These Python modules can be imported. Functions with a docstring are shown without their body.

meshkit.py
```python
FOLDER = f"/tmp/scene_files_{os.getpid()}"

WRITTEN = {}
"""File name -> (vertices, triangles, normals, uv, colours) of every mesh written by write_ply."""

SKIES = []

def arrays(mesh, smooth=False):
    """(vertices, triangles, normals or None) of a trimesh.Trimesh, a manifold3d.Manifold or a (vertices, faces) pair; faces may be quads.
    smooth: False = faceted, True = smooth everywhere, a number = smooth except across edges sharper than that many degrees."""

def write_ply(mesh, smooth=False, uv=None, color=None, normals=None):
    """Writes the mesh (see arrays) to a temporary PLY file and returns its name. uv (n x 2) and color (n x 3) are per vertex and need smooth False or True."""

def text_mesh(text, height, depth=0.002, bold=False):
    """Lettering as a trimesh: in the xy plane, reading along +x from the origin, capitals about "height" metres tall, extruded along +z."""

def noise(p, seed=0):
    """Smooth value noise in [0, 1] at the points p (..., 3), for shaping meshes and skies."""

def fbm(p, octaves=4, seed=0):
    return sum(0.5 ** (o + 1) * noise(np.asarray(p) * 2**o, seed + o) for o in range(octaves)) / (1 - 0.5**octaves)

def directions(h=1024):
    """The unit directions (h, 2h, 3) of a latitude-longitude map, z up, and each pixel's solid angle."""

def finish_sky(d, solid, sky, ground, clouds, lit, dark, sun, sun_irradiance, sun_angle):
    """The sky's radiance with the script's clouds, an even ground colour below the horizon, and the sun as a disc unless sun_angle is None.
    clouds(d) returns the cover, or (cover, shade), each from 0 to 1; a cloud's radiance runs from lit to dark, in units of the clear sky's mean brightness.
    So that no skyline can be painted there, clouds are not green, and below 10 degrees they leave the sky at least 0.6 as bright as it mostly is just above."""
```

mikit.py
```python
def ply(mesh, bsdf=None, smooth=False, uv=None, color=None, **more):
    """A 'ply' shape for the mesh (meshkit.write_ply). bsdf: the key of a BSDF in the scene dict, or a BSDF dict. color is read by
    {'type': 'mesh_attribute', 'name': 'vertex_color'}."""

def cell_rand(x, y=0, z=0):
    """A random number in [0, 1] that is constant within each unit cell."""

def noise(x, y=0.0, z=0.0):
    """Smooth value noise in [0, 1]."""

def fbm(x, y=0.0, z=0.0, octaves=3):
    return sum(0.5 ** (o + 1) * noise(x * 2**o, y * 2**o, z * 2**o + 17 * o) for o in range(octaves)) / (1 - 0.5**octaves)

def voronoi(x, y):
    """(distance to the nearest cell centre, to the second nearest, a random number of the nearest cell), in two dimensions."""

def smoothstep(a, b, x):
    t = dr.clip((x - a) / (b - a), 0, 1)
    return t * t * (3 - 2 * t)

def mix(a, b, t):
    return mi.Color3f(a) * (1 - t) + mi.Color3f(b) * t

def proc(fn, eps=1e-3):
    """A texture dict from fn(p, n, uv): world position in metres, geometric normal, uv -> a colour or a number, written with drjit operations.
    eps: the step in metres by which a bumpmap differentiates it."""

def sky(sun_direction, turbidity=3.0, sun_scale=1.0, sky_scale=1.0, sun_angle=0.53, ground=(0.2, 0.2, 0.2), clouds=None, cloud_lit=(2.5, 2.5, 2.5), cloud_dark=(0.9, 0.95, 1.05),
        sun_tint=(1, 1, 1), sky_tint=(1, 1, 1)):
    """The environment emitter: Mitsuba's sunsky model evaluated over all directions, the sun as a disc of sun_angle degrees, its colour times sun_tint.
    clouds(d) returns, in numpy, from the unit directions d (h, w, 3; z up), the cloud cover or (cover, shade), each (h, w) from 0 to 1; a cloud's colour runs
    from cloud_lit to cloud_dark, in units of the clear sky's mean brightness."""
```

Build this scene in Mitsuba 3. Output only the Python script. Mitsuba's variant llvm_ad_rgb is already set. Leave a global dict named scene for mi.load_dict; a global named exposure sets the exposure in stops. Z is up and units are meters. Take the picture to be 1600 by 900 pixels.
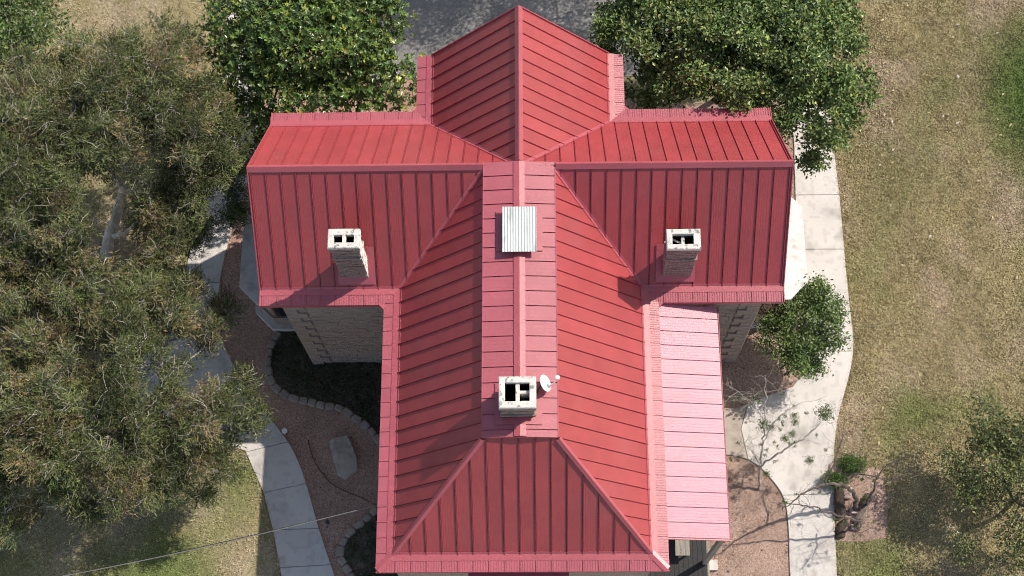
import math
import numpy as np
import trimesh
import shapely
from shapely.geometry import Polygon, LineString, box as sbox
from shapely.ops import unary_union, split as ssplit
import drjit as dr
import mitsuba as mi
import mikit
import meshkit
from mikit import noise, fbm, voronoi, smoothstep, mix, proc

T = mi.ScalarTransform4f
scene, labels = {}, {}

# ------------------------------------------------------------------ camera, light, exposure
CAM = np.array([0.4907, -15.5200, 42.1955])
LOOK = np.array([-0.019266, 0.338085, -0.940918])
UP = np.array([0.008550, 0.941114, 0.337980])
scene['camera'] = {'type': 'perspective', 'fov': 40.643, 'fov_axis': 'x', 'near_clip': 0.5, 'far_clip': 600.0,
                   'to_world': T().look_at(origin=CAM.tolist(), target=(CAM + LOOK).tolist(), up=UP.tolist())}
SUN = np.array([0.557, 0.321, 0.766])
scene['sky'] = mikit.sky(SUN.tolist(), turbidity=5.0, sky_scale=1.1, sun_tint=(0.91, 1.0, 1.17), sky_tint=(1.15, 1.0, 0.87))
exposure = 1.95

# ------------------------------------------------------------------ key numbers of the house (metres, z = 0 at the lawn)
ZR, ZT, ZE = 8.662, 6.068, 6.000        # wing ridge, foot of the steep slopes, eave
W, YT, E = 7.256, 2.535, 0.447
XT, XN, YM = 3.364, 2.593, 9.883
CX, ZC, ZCR, YC0, YC1 = 0.919, 8.61, 8.707, 0.076, -7.367
YG, ZG = 4.791, 8.735
SP = 0.406                               # seam spacing


# ------------------------------------------------------------------ helpers
def V(*a):
    return np.array(a, float)


def unit(a):
    a = np.asarray(a, float)
    return a / np.linalg.norm(a)


def cat(meshes):
    vs, fs, n = [], [], 0
    for m in meshes:
        v, f = (m.vertices, m.faces) if hasattr(m, 'vertices') else m
        vs.append(np.asarray(v)); fs.append(np.asarray(f) + n); n += len(v)
    return trimesh.Trimesh(np.vstack(vs), np.vstack(fs), process=False)


COUNT = {}


def numbered(key):
    k = COUNT.get(key, 0)
    COUNT[key] = k + 1
    return key if k == 0 else f'{key}_{k:03d}'


def add(key, mesh, bsdf, smooth=False, **kw):
    key = numbered(key)
    scene[key] = mikit.ply(mesh, bsdf, smooth=smooth, **kw)
    return key


def tag(key, label=None, category=None, group=None, kind=None):
    d = labels.setdefault(key, {})
    for n, v in (('label', label), ('category', category), ('group', group), ('kind', kind)):
        if v:
            d[n] = v
    return key


def root(key, label, category, group=None):
    key = numbered(key)
    tag(key, label, category, group)
    return key


def box(x0, x1, y0, y1, z0, z1):
    m = trimesh.creation.box(extents=(x1 - x0, y1 - y0, z1 - z0))
    m.apply_translation(((x0 + x1) / 2, (y0 + y1) / 2, (z0 + z1) / 2))
    return m


def bevel_box(sx, sy, sz, b=0.01):
    import manifold3d as m3
    pts = []
    for i in (-1, 1):
        for j in (-1, 1):
            for k in (-1, 1):
                pts += [(i * (sx / 2 - b), j * (sy / 2 - b), k * sz / 2), (i * (sx / 2 - b), j * sy / 2, k * (sz / 2 - b)), (i * sx / 2, j * (sy / 2 - b), k * (sz / 2 - b))]
    m = m3.Manifold.hull_points(np.array(pts, float)).to_mesh()
    return trimesh.Trimesh(m.vert_properties[:, :3], m.tri_verts, process=False)


def polys(g):
    return [q for q in getattr(g, 'geoms', [g]) if q.geom_type == 'Polygon' and q.area > 1e-5]


def prism(poly, z0, z1):
    out = []
    for q in polys(poly):
        m = trimesh.creation.extrude_polygon(q, z1 - z0, engine='earcut')
        m.apply_translation((0, 0, z0))
        out.append(m)
    return cat(out)


def bar(p, q, w, h, up=(0, 0, 1)):
    """a straight rectangular bar from p to q"""
    p, q = np.asarray(p, float), np.asarray(q, float)
    d = unit(q - p); s = unit(np.cross(d, up)); u = np.cross(s, d)
    m = trimesh.creation.box(extents=(np.linalg.norm(q - p), w, h))
    M = np.eye(4); M[:3, 0], M[:3, 1], M[:3, 2], M[:3, 3] = d, -s, u, (p + q) / 2
    m.apply_transform(M)
    return m


def tube(pts, radii, sides=6):
    p = np.asarray(pts, float)
    r = np.broadcast_to(np.asarray(radii, float), (len(p),))
    t = np.gradient(p, axis=0)
    t /= np.linalg.norm(t, axis=1, keepdims=True) + 1e-9
    ref = V(0, 0, 1) if abs(t[:, 2]).mean() < 0.8 else V(1, 0, 0)
    a = np.cross(t, ref); a /= np.linalg.norm(a, axis=1, keepdims=True) + 1e-9
    b = np.cross(t, a)
    ang = np.arange(sides) * 2 * np.pi / sides
    v = p[:, None] + r[:, None, None] * (np.cos(ang)[None, :, None] * a[:, None] + np.sin(ang)[None, :, None] * b[:, None])
    i, j = np.meshgrid(np.arange(len(p) - 1), np.arange(sides), indexing='ij')
    j2 = (j + 1) % sides
    f = np.concatenate([np.stack([i * sides + j, i * sides + j2, (i + 1) * sides + j2], -1).reshape(-1, 3),
                        np.stack([i * sides + j, (i + 1) * sides + j2, (i + 1) * sides + j], -1).reshape(-1, 3)])
    n = len(p) * sides
    v = np.vstack([v.reshape(-1, 3), p[:1], p[-1:]])
    k = np.arange(sides); k2 = (k + 1) % sides
    f = np.vstack([f, np.stack([k2, k, k * 0 + n], 1), np.stack([k + n - sides, k2 + n - sides, k * 0 + n + 1], 1)])
    return v, f


def spline(pts, n=8):
    """a smooth curve through the points"""
    from scipy.interpolate import CubicSpline
    p = np.asarray(pts, float)
    s = np.r_[0, np.cumsum(np.linalg.norm(np.diff(p, axis=0), axis=1))]
    return CubicSpline(s, p)(np.linspace(0, s[-1], (len(p) - 1) * n + 1))


def rough_rock(rng, size, amp=0.12, sub=3):
    m = trimesh.creation.icosphere(subdivisions=sub)
    v = m.vertices.copy()
    s = np.sign(v) * np.abs(v) ** 0.45
    s = s / np.abs(s).max(0)
    s = s + amp * (meshkit.fbm(v * 1.7 + rng.uniform(0, 50, 3), 4)[:, None] - 0.5) * 2 * v
    return trimesh.Trimesh(s * np.asarray(size) / 2, m.faces, process=False)


# ------------------------------------------------------------------ materials
def principled(color, rough=0.6, spec=0.5, metallic=0.0, **kw):
    c = color if isinstance(color, dict) else {'type': 'rgb', 'value': list(color)}
    return {'type': 'principled', 'base_color': c, 'roughness': rough, 'specular': spec, 'metallic': metallic, **kw}


def two(b):
    return {'type': 'twosided', 'bsdf': b}


def bump(b, fn, scale=1.0, eps=2e-3):
    return {'type': 'bumpmap', 'arbitrary': proc(fn, eps), 'scale': scale, 'bsdf': b}


RED = V(0.340, 0.051, 0.058)


def red_paint(k):
    def fn(p, n, uv):
        m = fbm(p.x * 1.3 + 7.1 * k, p.y * 1.3, p.z * 1.3, 3)
        st = noise(p.x * 5.0, p.y * 5.0, p.z * 0.8 + 5 * k)
        g = 0.84 + 0.26 * m + 0.07 * (st - 0.5)
        return mix([float(q) * (0.955 + 0.03 * k) for q in RED], [0.31, 0.08, 0.09], smoothstep(0.55, 0.95, fbm(p.x * 0.7, p.y * 0.7 + 9 * k, p.z, 2)) * 0.35) * g
    return fn




def panel_wave(p, n, uv):
    return noise(p.x * 2.3, p.y * 2.3, p.z * 2.3) + 0.35 * noise(p.x * 6.1 + 3, p.y * 6.1, p.z * 6.1)


for k in range(4):
    scene[f'red_paint_{k}'] = two(bump(principled(proc(red_paint(k)), 0.46, 0.75), panel_wave, 0.005, 2e-2))


def mottled_paint(base, k):
    def fn(p, n, uv):
        m = fbm(p.x * 1.1 + 5 * k, p.y * 1.1, p.z, 3)
        st = noise(p.x * 0.9, p.y * 6.0 + k, 2.0)
        return mi.Color3f(*base) * (0.84 + 0.26 * m + 0.08 * (st - 0.5))
    return fn


for k in range(2):                                  # low pitched sheets: sun and sky sheen put into a paler base colour
    scene[f'rose_sheen_paint_{k}'] = two(principled(proc(mottled_paint((0.385, 0.092, 0.120), k)), 0.46, 0.8))
    scene[f'mauve_sheen_paint_{k}'] = two(principled(proc(mottled_paint((0.45, 0.178, 0.240), k + 3)), 0.46, 0.62))
scene['red_flashing'] = two(principled(proc(mottled_paint((0.375, 0.080, 0.102), 7)), 0.44, 0.85))  # flashing red paled the same way, some sheen in the colour


def concrete_fn(base, dirt, scale=1.0):
    def fn(p, n, uv):
        a = fbm(p.x * 0.9 * scale, p.y * 0.9 * scale, p.z, 4)
        b = noise(p.x * 40, p.y * 40, p.z * 40)
        c = smoothstep(0.58, 0.80, fbm(p.x * 2.3 + 11, p.y * 2.3 + 5, p.z * 2.3, 3))
        return mix(base, dirt, c * 0.55) * (0.80 + 0.36 * a + 0.14 * (b - 0.5)) * (1 - 0.10 * smoothstep(0.62, 0.82, noise(p.x * 7.0, p.y * 7.0, 3.0)))
    return fn


scene['concrete'] = two(principled(proc(concrete_fn([0.60, 0.57, 0.54], [0.37, 0.345, 0.32])), 0.9, 0.2))
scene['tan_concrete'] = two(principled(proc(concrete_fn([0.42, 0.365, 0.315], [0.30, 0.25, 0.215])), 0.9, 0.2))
scene['white_concrete'] = two(principled(proc(concrete_fn([0.72, 0.71, 0.69], [0.33, 0.325, 0.32])), 0.85, 0.2))


def asphalt(p, n, uv):
    a = fbm(p.x * 0.8, p.y * 0.8, 0, 4)
    b = noise(p.x * 55, p.y * 55)
    return mix([0.17, 0.17, 0.17], [0.33, 0.32, 0.31], a) * (0.8 + 0.4 * b)


scene['driveway_concrete'] = two(principled(proc(asphalt), 0.9, 0.2))


def gravel(p, n, uv):
    f1, f2, w = voronoi(p.x * 32, p.y * 32)
    g1, g2, w2 = voronoi(p.x * 15 + 3, p.y * 15)
    c = mix([0.30, 0.195, 0.155], [0.62, 0.46, 0.38], w)
    c = mix(c, [0.66, 0.56, 0.49], smoothstep(0.86, 0.96, w2) * 0.35)
    c = mix(c, [0.13, 0.09, 0.07], smoothstep(0.25, 0.02, f2 - f1) * 0.5)
    return c * (0.75 + 0.45 * fbm(p.x * 1.1, p.y * 1.1, 0, 3))


def gravel_h(p, n, uv):
    f1, f2, w = voronoi(p.x * 32, p.y * 32)
    return smoothstep(0.0, 0.4, f2 - f1) * (0.3 + w)


scene['brown_gravel'] = two(bump(principled(proc(lambda p, n, uv: gravel(p, n, uv) * mi.Color3f(1.12, 1.02, 0.98)), 0.95, 0.1), gravel_h, 0.012))
scene['gravel'] = two(bump(principled(proc(gravel), 0.95, 0.1), gravel_h, 0.012))


def mulch(p, n, uv):
    f1, f2, w = voronoi(p.x * 17, p.y * 31)
    return mix([0.06, 0.052, 0.042], [0.17, 0.135, 0.105], w) * (0.6 + 0.8 * fbm(p.x * 2, p.y * 2, 0, 2))


scene['mulch'] = two(principled(proc(mulch), 0.95, 0.1))


def gauss(p, x, y, sx, sy):
    return dr.exp(-(dr.square((p.x - x) / sx) + dr.square((p.y - y) / sy)))


def lawn_tone(p):
    big = fbm(p.x * 0.28 + 3.0, p.y * 0.22 + 8.0, 0, 3)
    mid = fbm(p.x * 1.5, p.y * 1.1, 4, 3)
    fine = noise(p.x * 17, p.y * 17, 2)
    vfine = noise(p.x * 47, p.y * 47, 5)
    g = gauss(p, 17.3, 6.3, 2.3, 3.8) * 1.05 + gauss(p, 11.9, -5.0, 1.6, 1.2) * 0.5 + gauss(p, 14.6, -4.2, 2.4, 1.3) * 0.4
    g += gauss(p, -11.5, -9.6, 4.5, 2.6) * 0.85 + gauss(p, 13.6, 4.5, 0.8, 2.6) * 0.35 + gauss(p, 10.8, -9.2, 1.0, 0.8) * 0.1
    g += gauss(p, 12.0, 2.5, 1.0, 2.4) * 0.25 + gauss(p, 10.8, 8.5, 1.2, 2.0) * 0.2
    green = smoothstep(0.30, 0.85, g * 0.85 + (big - 0.5) * 1.1 + (mid - 0.5) * 0.6 + 0.34)
    bare = smoothstep(0.50, 0.80, fbm(p.x * 0.5 + 21, p.y * 0.4 + 2, 0, 3) + (mid - 0.5) * 0.5) * (1 - green)
    c = mix([0.405, 0.35, 0.205], [0.24, 0.25, 0.108], green)
    c = mix(c, [0.095, 0.17, 0.04], smoothstep(0.50, 1.25, g))
    c = mix(c, [0.46, 0.385, 0.285], bare * 0.85)
    return c * (0.80 + 0.40 * mid + 0.36 * (fine - 0.5) + 0.34 * (vfine - 0.5))


scene['lawn_soil'] = two(principled(proc(lambda p, n, uv: lawn_tone(p) * 0.72), 0.95, 0.1))
scene['grass_blade'] = two(principled(proc(lambda p, n, uv: lawn_tone(p) * 1.25), 0.75, 0.25))


def stone_fn(p, n, uv):
    a = fbm(p.x * 5, p.y * 5, p.z * 9, 4)
    b = noise(p.x * 30, p.y * 30, p.z * 30)
    return mix([0.24, 0.19, 0.165], [0.40, 0.33, 0.29], a) * (0.85 + 0.3 * b)


scene['limestone'] = two(principled(proc(stone_fn), 0.9, 0.15))


def border_fn(p, n, uv):
    a = fbm(p.x * 3.1, p.y * 3.1, p.z * 3, 4)
    b = noise(p.x * 35, p.y * 35, p.z * 30)
    return mix([0.20, 0.175, 0.155], [0.44, 0.37, 0.31], a) * (0.8 + 0.4 * b)


scene['border_stone'] = two(principled(proc(border_fn), 0.95, 0.1))


def brick_fn(p, n, uv):
    a = noise(p.x * 4.5, p.y * 4.5, p.z * 13.0)
    b = fbm(p.x * 14, p.y * 14, p.z * 20, 3)
    c = mix([0.20, 0.15, 0.13], [0.40, 0.34, 0.30], b)
    return mix(c, [0.10, 0.085, 0.08], smoothstep(0.62, 0.85, a) * 0.7)


scene['boulder_stone'] = two(principled(proc(lambda p, n, uv: mix([0.30, 0.25, 0.205], [0.52, 0.46, 0.40], fbm(p.x * 3, p.y * 3, p.z * 3, 4))), 0.9, 0.15))
scene['pink_stone'] = two(principled(proc(lambda p, n, uv: mix([0.42, 0.30, 0.25], [0.60, 0.46, 0.40], fbm(p.x * 6, p.y * 6, p.z * 6, 3))), 0.9, 0.15))
scene['chimney_brick'] = two(principled(proc(brick_fn), 0.95, 0.1))
scene['mortar'] = two(principled((0.16, 0.14, 0.125), 0.95, 0.1))


def limewash_fn(p, n, uv):
    a = fbm(p.x * 6, p.y * 6, p.z * 6, 3)
    return mix([0.55, 0.52, 0.48], [0.72, 0.70, 0.66], a) * (1 - 0.6 * smoothstep(0.58, 0.72, fbm(p.x * 11, p.y * 11, p.z * 11, 3)))


scene['limewash'] = two(principled(proc(limewash_fn), 0.9, 0.15))
scene['underlay'] = two(principled((0.10, 0.022, 0.024), 0.8, 0.2))
scene['soot'] = two(principled((0.012, 0.011, 0.010), 0.95, 0.05))
scene['white_metal'] = two(principled((0.74, 0.76, 0.76), 0.45, 0.5))
scene['galvanised'] = two(principled(proc(lambda p, n, uv: mix([0.52, 0.56, 0.55], [0.33, 0.37, 0.37], smoothstep(0.5, 0.85, fbm(p.x * 5, p.y * 2, 1, 3)))), 0.5, 0.5))
scene['dark_metal'] = two(principled((0.03, 0.03, 0.032), 0.5, 0.5))
scene['grey_wood'] = two(principled(proc(lambda p, n, uv: mix([0.20, 0.185, 0.165], [0.36, 0.335, 0.30], noise(p.x * 60, p.y * 4, p.z * 40))), 0.85, 0.2))
scene['dark_grey'] = two(principled((0.035, 0.036, 0.038), 0.7, 0.3))  # one even dark grey for porch planks and ceiling
scene['brown_wood'] = two(principled((0.16, 0.085, 0.055), 0.6, 0.4))
scene['window_glass'] = {'type': 'principled', 'base_color': {'type': 'rgb', 'value': [0.02, 0.025, 0.03]}, 'roughness': 0.08, 'specular': 0.6}
scene['window_glass'] = two(scene['window_glass'])
scene['black_cable'] = two(principled((0.02, 0.02, 0.02), 0.6, 0.3))
scene['grey_cable'] = two(principled((0.20, 0.20, 0.205), 0.6, 0.3))


def bark_fn(lo, hi):
    def fn(p, n, uv):
        return mix(lo, hi, fbm(p.x * 13, p.y * 13, p.z * 5, 3)) * (0.75 + 0.5 * noise(p.x * 4, p.y * 4, p.z * 4))
    return fn


scene['pale_bark'] = two(principled(proc(bark_fn([0.34, 0.31, 0.28], [0.66, 0.62, 0.57])), 0.9, 0.15))
scene['grey_bark'] = two(principled(proc(bark_fn([0.22, 0.20, 0.18], [0.56, 0.52, 0.48])), 0.95, 0.1))
scene['dark_bark'] = two(principled(proc(bark_fn([0.05, 0.042, 0.036], [0.20, 0.17, 0.15])), 0.95, 0.1))
scene['old_wood'] = two(principled(proc(bark_fn([0.035, 0.027, 0.022], [0.12, 0.095, 0.08])), 0.95, 0.1))
VC = {'type': 'mesh_attribute', 'name': 'vertex_color'}
scene['glossy_leaf'] = two(principled(VC, 0.34, 0.65))
scene['soft_leaf'] = two(principled(VC, 0.42, 0.55))
scene['dull_leaf'] = two(principled(VC, 0.7, 0.25))
scene['dry_leaf'] = two(principled(VC, 0.8, 0.2))

# ------------------------------------------------------------------ ground plan
R_EDGE = [(-8.85, 12.5), (-8.9, 6.5), (-9.14, 3.83), (-9.48, 2.44), (-9.8, 0.84), (-9.91, -0.27), (-9.76, -1.81), (-9.39, -2.67), (-8.81, -3.63), (-7.79, -4.89), (-7.39, -5.4), (-6.72, -6.82), (-6.26, -8.21), (-5.75, -9.57), (-5.2, -11.2), (-4.6, -13.5)]
L_EDGE = [(-6.1, -13.5), (-6.8, -11.2), (-7.37, -9.56), (-7.7, -8.2), (-8.06, -7.02), (-8.72, -5.7), (-12.01, -4.52), (-13.6, -4.4), (-13.04, -2.9), (-11.6, -2.2), (-11.15, -1.0), (-11.0, 0.86), (-10.79, 3.15), (-10.45, 3.85), (-10.35, 6.5), (-10.3, 12.5)]


def smooth_line(pts, n=6):
    return [tuple(q) for q in spline(pts, n)]


r_line = smooth_line(R_EDGE)
path_l = Polygon(r_line + L_EDGE).buffer(0)
RP_L = [(9.0, 12.0), (9.05, 6.5), (9.08, 4.62), (9.03, 3.74), (8.99, 2.7), (8.93, -0.01), (8.95, -2.3), (8.85, -3.2), (8.45, -3.75), (6.64, -4.42), (3.35, -4.47)]
RP_L2 = smooth_line([(6.28, -5.93), (6.75, -6.02), (7.13, -6.21), (7.6, -6.71), (7.9, -7.21), (8.0, -7.8), (7.99, -8.67), (7.96, -9.63)])
RP_R = smooth_line([(10.4, 12.0), (10.4, 6.5), (10.41, 4.32), (10.45, 2.69), (10.45, -0.02), (10.48, -1.55), (10.46, -2.51), (10.30, -3.25), (10.02, -4.08), (9.76, -4.9), (9.56, -6.12), (9.46, -7.51), (9.37, -9.64), (9.30, -13.5)])
path_r = Polygon(RP_L + [(3.35, -5.93)] + RP_L2 + [(7.93, -13.5)] + RP_R[::-1]).buffer(0)
porch_walk = path_r.intersection(Polygon([(3.0, -4.2), (7.05, -4.2), (6.75, -5.1), (7.0, -6.6), (3.0, -6.6)]))
path_all_r, path_r = path_r, path_r.difference(porch_walk)
EDGE1 = [(-7.8, -1.75), (-8.04, -2.14), (-8.16, -2.68), (-8.1, -3.21), (-7.9, -3.64), (-7.58, -3.89), (-7.37, -4.0), (-6.96, -4.1), (-6.65, -4.17), (-6.24, -4.28), (-6.0, -4.3), (-5.73, -4.38), (-5.42, -4.59), (-4.9, -4.97), (-4.54, -5.42), (-4.3, -5.9), (-3.9, -6.3)]
EDGE2 = [(-3.9, -7.2), (-4.25, -7.38), (-4.71, -7.73), (-4.9, -7.93), (-5.19, -8.12), (-5.37, -8.31), (-5.59, -8.7), (-5.64, -8.9), (-5.5, -9.19), (-5.33, -9.44), (-5.19, -9.67), (-4.9, -10.2), (-4.4, -10.6)]
e1, e2 = smooth_line(EDGE1), smooth_line(EDGE2)
bed1 = Polygon(e1 + [(-2.9, -6.3), (-2.9, -1.0), (-7.0, -1.0)]).buffer(0)
bed2 = Polygon(e2 + [(-2.9, -10.6), (-2.9, -7.2)]).buffer(0)
gravel_l = Polygon(r_line[6:-2] + [(-3.0, -11.6), (-3.0, 3.0), (-2.6, 7.25), (-6.0, 7.25), (-8.9, 6.5)]).buffer(0).difference(unary_union([bed1, bed2]))
gravel_r = unary_union([Polygon([(5.5, 6.2)] + RP_L[1:-1] + [(3.3, -4.44), (3.3, 2.0), (3.3, 6.6)]).buffer(0),
                        Polygon([(3.3, -5.96), (6.28, -5.96)] + RP_L2 + [(7.93, -13.5), (3.3, -13.5)]).buffer(0)])
pad = Polygon([(9.60, -5.72), (9.85, -6.10), (10.35, -6.30), (11.03, -6.42), (11.09, -7.5), (10.98, -8.50), (10.2, -8.62), (9.41, -8.60), (9.46, -7.5), (9.54, -6.5)])
drive = Polygon([(-5.3, 7.3), (-4.7, 40), (8.9, 40), (8.9, 8.2), (4.6, 7.3)])
house_area = unary_union([sbox(-6.8, -3, 6.8, 3), sbox(-3.5, -10.2, 3.5, 5)])

lawn = trimesh.creation.box(extents=(400, 400, 0.02)); lawn.apply_translation((0, 0, -0.01))
tag(add('lawn', lawn, 'lawn_soil'), 'patchy dry lawn with greener areas around the house', 'lawn', kind='structure')
for poly, z, key, mat, lab in ((gravel_l, 0.012, 'gravel_bed', 'brown_gravel', 'pink gravel bed between the curved path and the house'),
                               (gravel_r, 0.012, 'gravel_bed', 'gravel', 'pink gravel ground on the right side of the house'),
                               (pad, 0.016, 'gravel_bed', 'gravel', 'squarish pink gravel pad around the gnarled bare tree'),
                               (bed1, 0.020, 'planting_bed', 'mulch', 'dark mulched bed in the left inner corner of the house'),
                               (bed2, 0.020, 'planting_bed', 'mulch', 'dark mulched bed at the lower left corner of the house'),
                               (drive, 0.024, 'driveway', 'driveway_concrete', 'grey driveway behind the house dappled with tree shade')):
    poly = poly.difference(unary_union([path_l, path_all_r]))
    tag(add(key, prism(poly, -0.03, z), mat), lab, key.replace('_', ' '), kind='structure')


def slabs(key, poly, cuts, label):
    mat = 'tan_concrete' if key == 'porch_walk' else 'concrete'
    root(key, label, 'path')
    labels[key]['kind'] = 'structure'
    pieces = [poly]
    for c in cuts:
        ln = LineString(c)
        nxt = []
        for q in pieces:
            nxt += polys(ssplit(q, ln)) if ln.crosses(q) else [q]
        pieces = nxt
    for q in sorted(pieces, key=lambda q: -q.area):
        g = q.buffer(-0.007)
        if not g.is_empty:
            top = prism(g.buffer(-0.008), 0.05, 0.062)
            add(key + '__slab', cat([prism(g, -0.05, 0.052), top]), mat)


slabs('curved_path', path_l, [[(-11.5, 5.0), (-8, 5.0)], [(-11.5, 3.0), (-8, 2.9)], [(-11.5, 1.5), (-8, 1.4)], [(-12, -0.2), (-8, 0.0)], [(-11.6, -2.2), (-9.2, -1.3)], [(-10.35, -2.85), (-8.9, -2.45)], [(-10.35, -5.2), (-10.35, -2.0)], [(-12.3, -2.2), (-12.3, -5)], [(-14.3, -2.2), (-14.3, -5.2)],
                                   [(-9.8, -5.6), (-8.0, -4.0)], [(-9.2, -5.87), (-6.6, -5.23)], [(-8.9, -7.21), (-6.3, -6.64)], [(-8.2, -8.19), (-5.8, -8.12)], [(-8, -9.35), (-5.2, -9.2)], [(-8, -10.6), (-4.5, -10.4)]],
      'grey concrete path curving along the left side of the house')
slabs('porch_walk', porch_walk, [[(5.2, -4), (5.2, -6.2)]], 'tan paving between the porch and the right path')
slabs('side_path', path_r, [[(8, y), (11, y)] for y in (7.2, 5.4, 4.1, 2.8, 0.87, -0.9, -2.6, -8.48, -10.2)] + [[(8.1, -3.7), (9.0, -6.9)], [(8.95, -4.6), (10.4, -4.6)], [(8.4, -5.95), (10.2, -5.9)], [(6.3, -4.2), (6.3, -6.1)], [(7.7, -7.2), (10, -7.15)]],
      'pale concrete path along the right side of the house')

# ------------------------------------------------------------------ grass blades on the lawn
rng = np.random.default_rng(3)
blocked = unary_union([path_l.buffer(-0.05), path_r.buffer(-0.05), gravel_l, gravel_r, pad, bed1, bed2, drive, house_area])
near_soft = unary_union([path_l, path_r, pad]).buffer(-0.05)


def blades(n, x0, x1, y0, y1, hmin, hmax, width):
    x, y = rng.uniform(x0, x1, n), rng.uniform(y0, y1, n)
    keep = ~shapely.contains_xy(blocked, x, y)
    x, y = x[keep], y[keep]
    n = len(x)
    clump = meshkit.noise(np.stack([x * 6, y * 6, x * 0], 1))
    h = rng.uniform(hmin, hmax, n) * (0.5 + 0.9 * clump)
    a = rng.uniform(0, 2 * np.pi, n)
    ln = rng.uniform(0.3, 1.3, n) * h
    b = rng.uniform(0, 2 * np.pi, n)
    dx, dy = np.cos(a) * width / 2, np.sin(a) * width / 2
    v = np.empty((n, 3, 3))
    v[:, 0] = np.stack([x - dx, y - dy, x * 0 - 0.004], 1)
    v[:, 1] = np.stack([x + dx, y + dy, x * 0 - 0.004], 1)
    v[:, 2] = np.stack([x + np.cos(b) * ln, y + np.sin(b) * ln, h], 1)
    return v.reshape(-1, 3), np.arange(3 * n).reshape(-1, 3)


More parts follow.
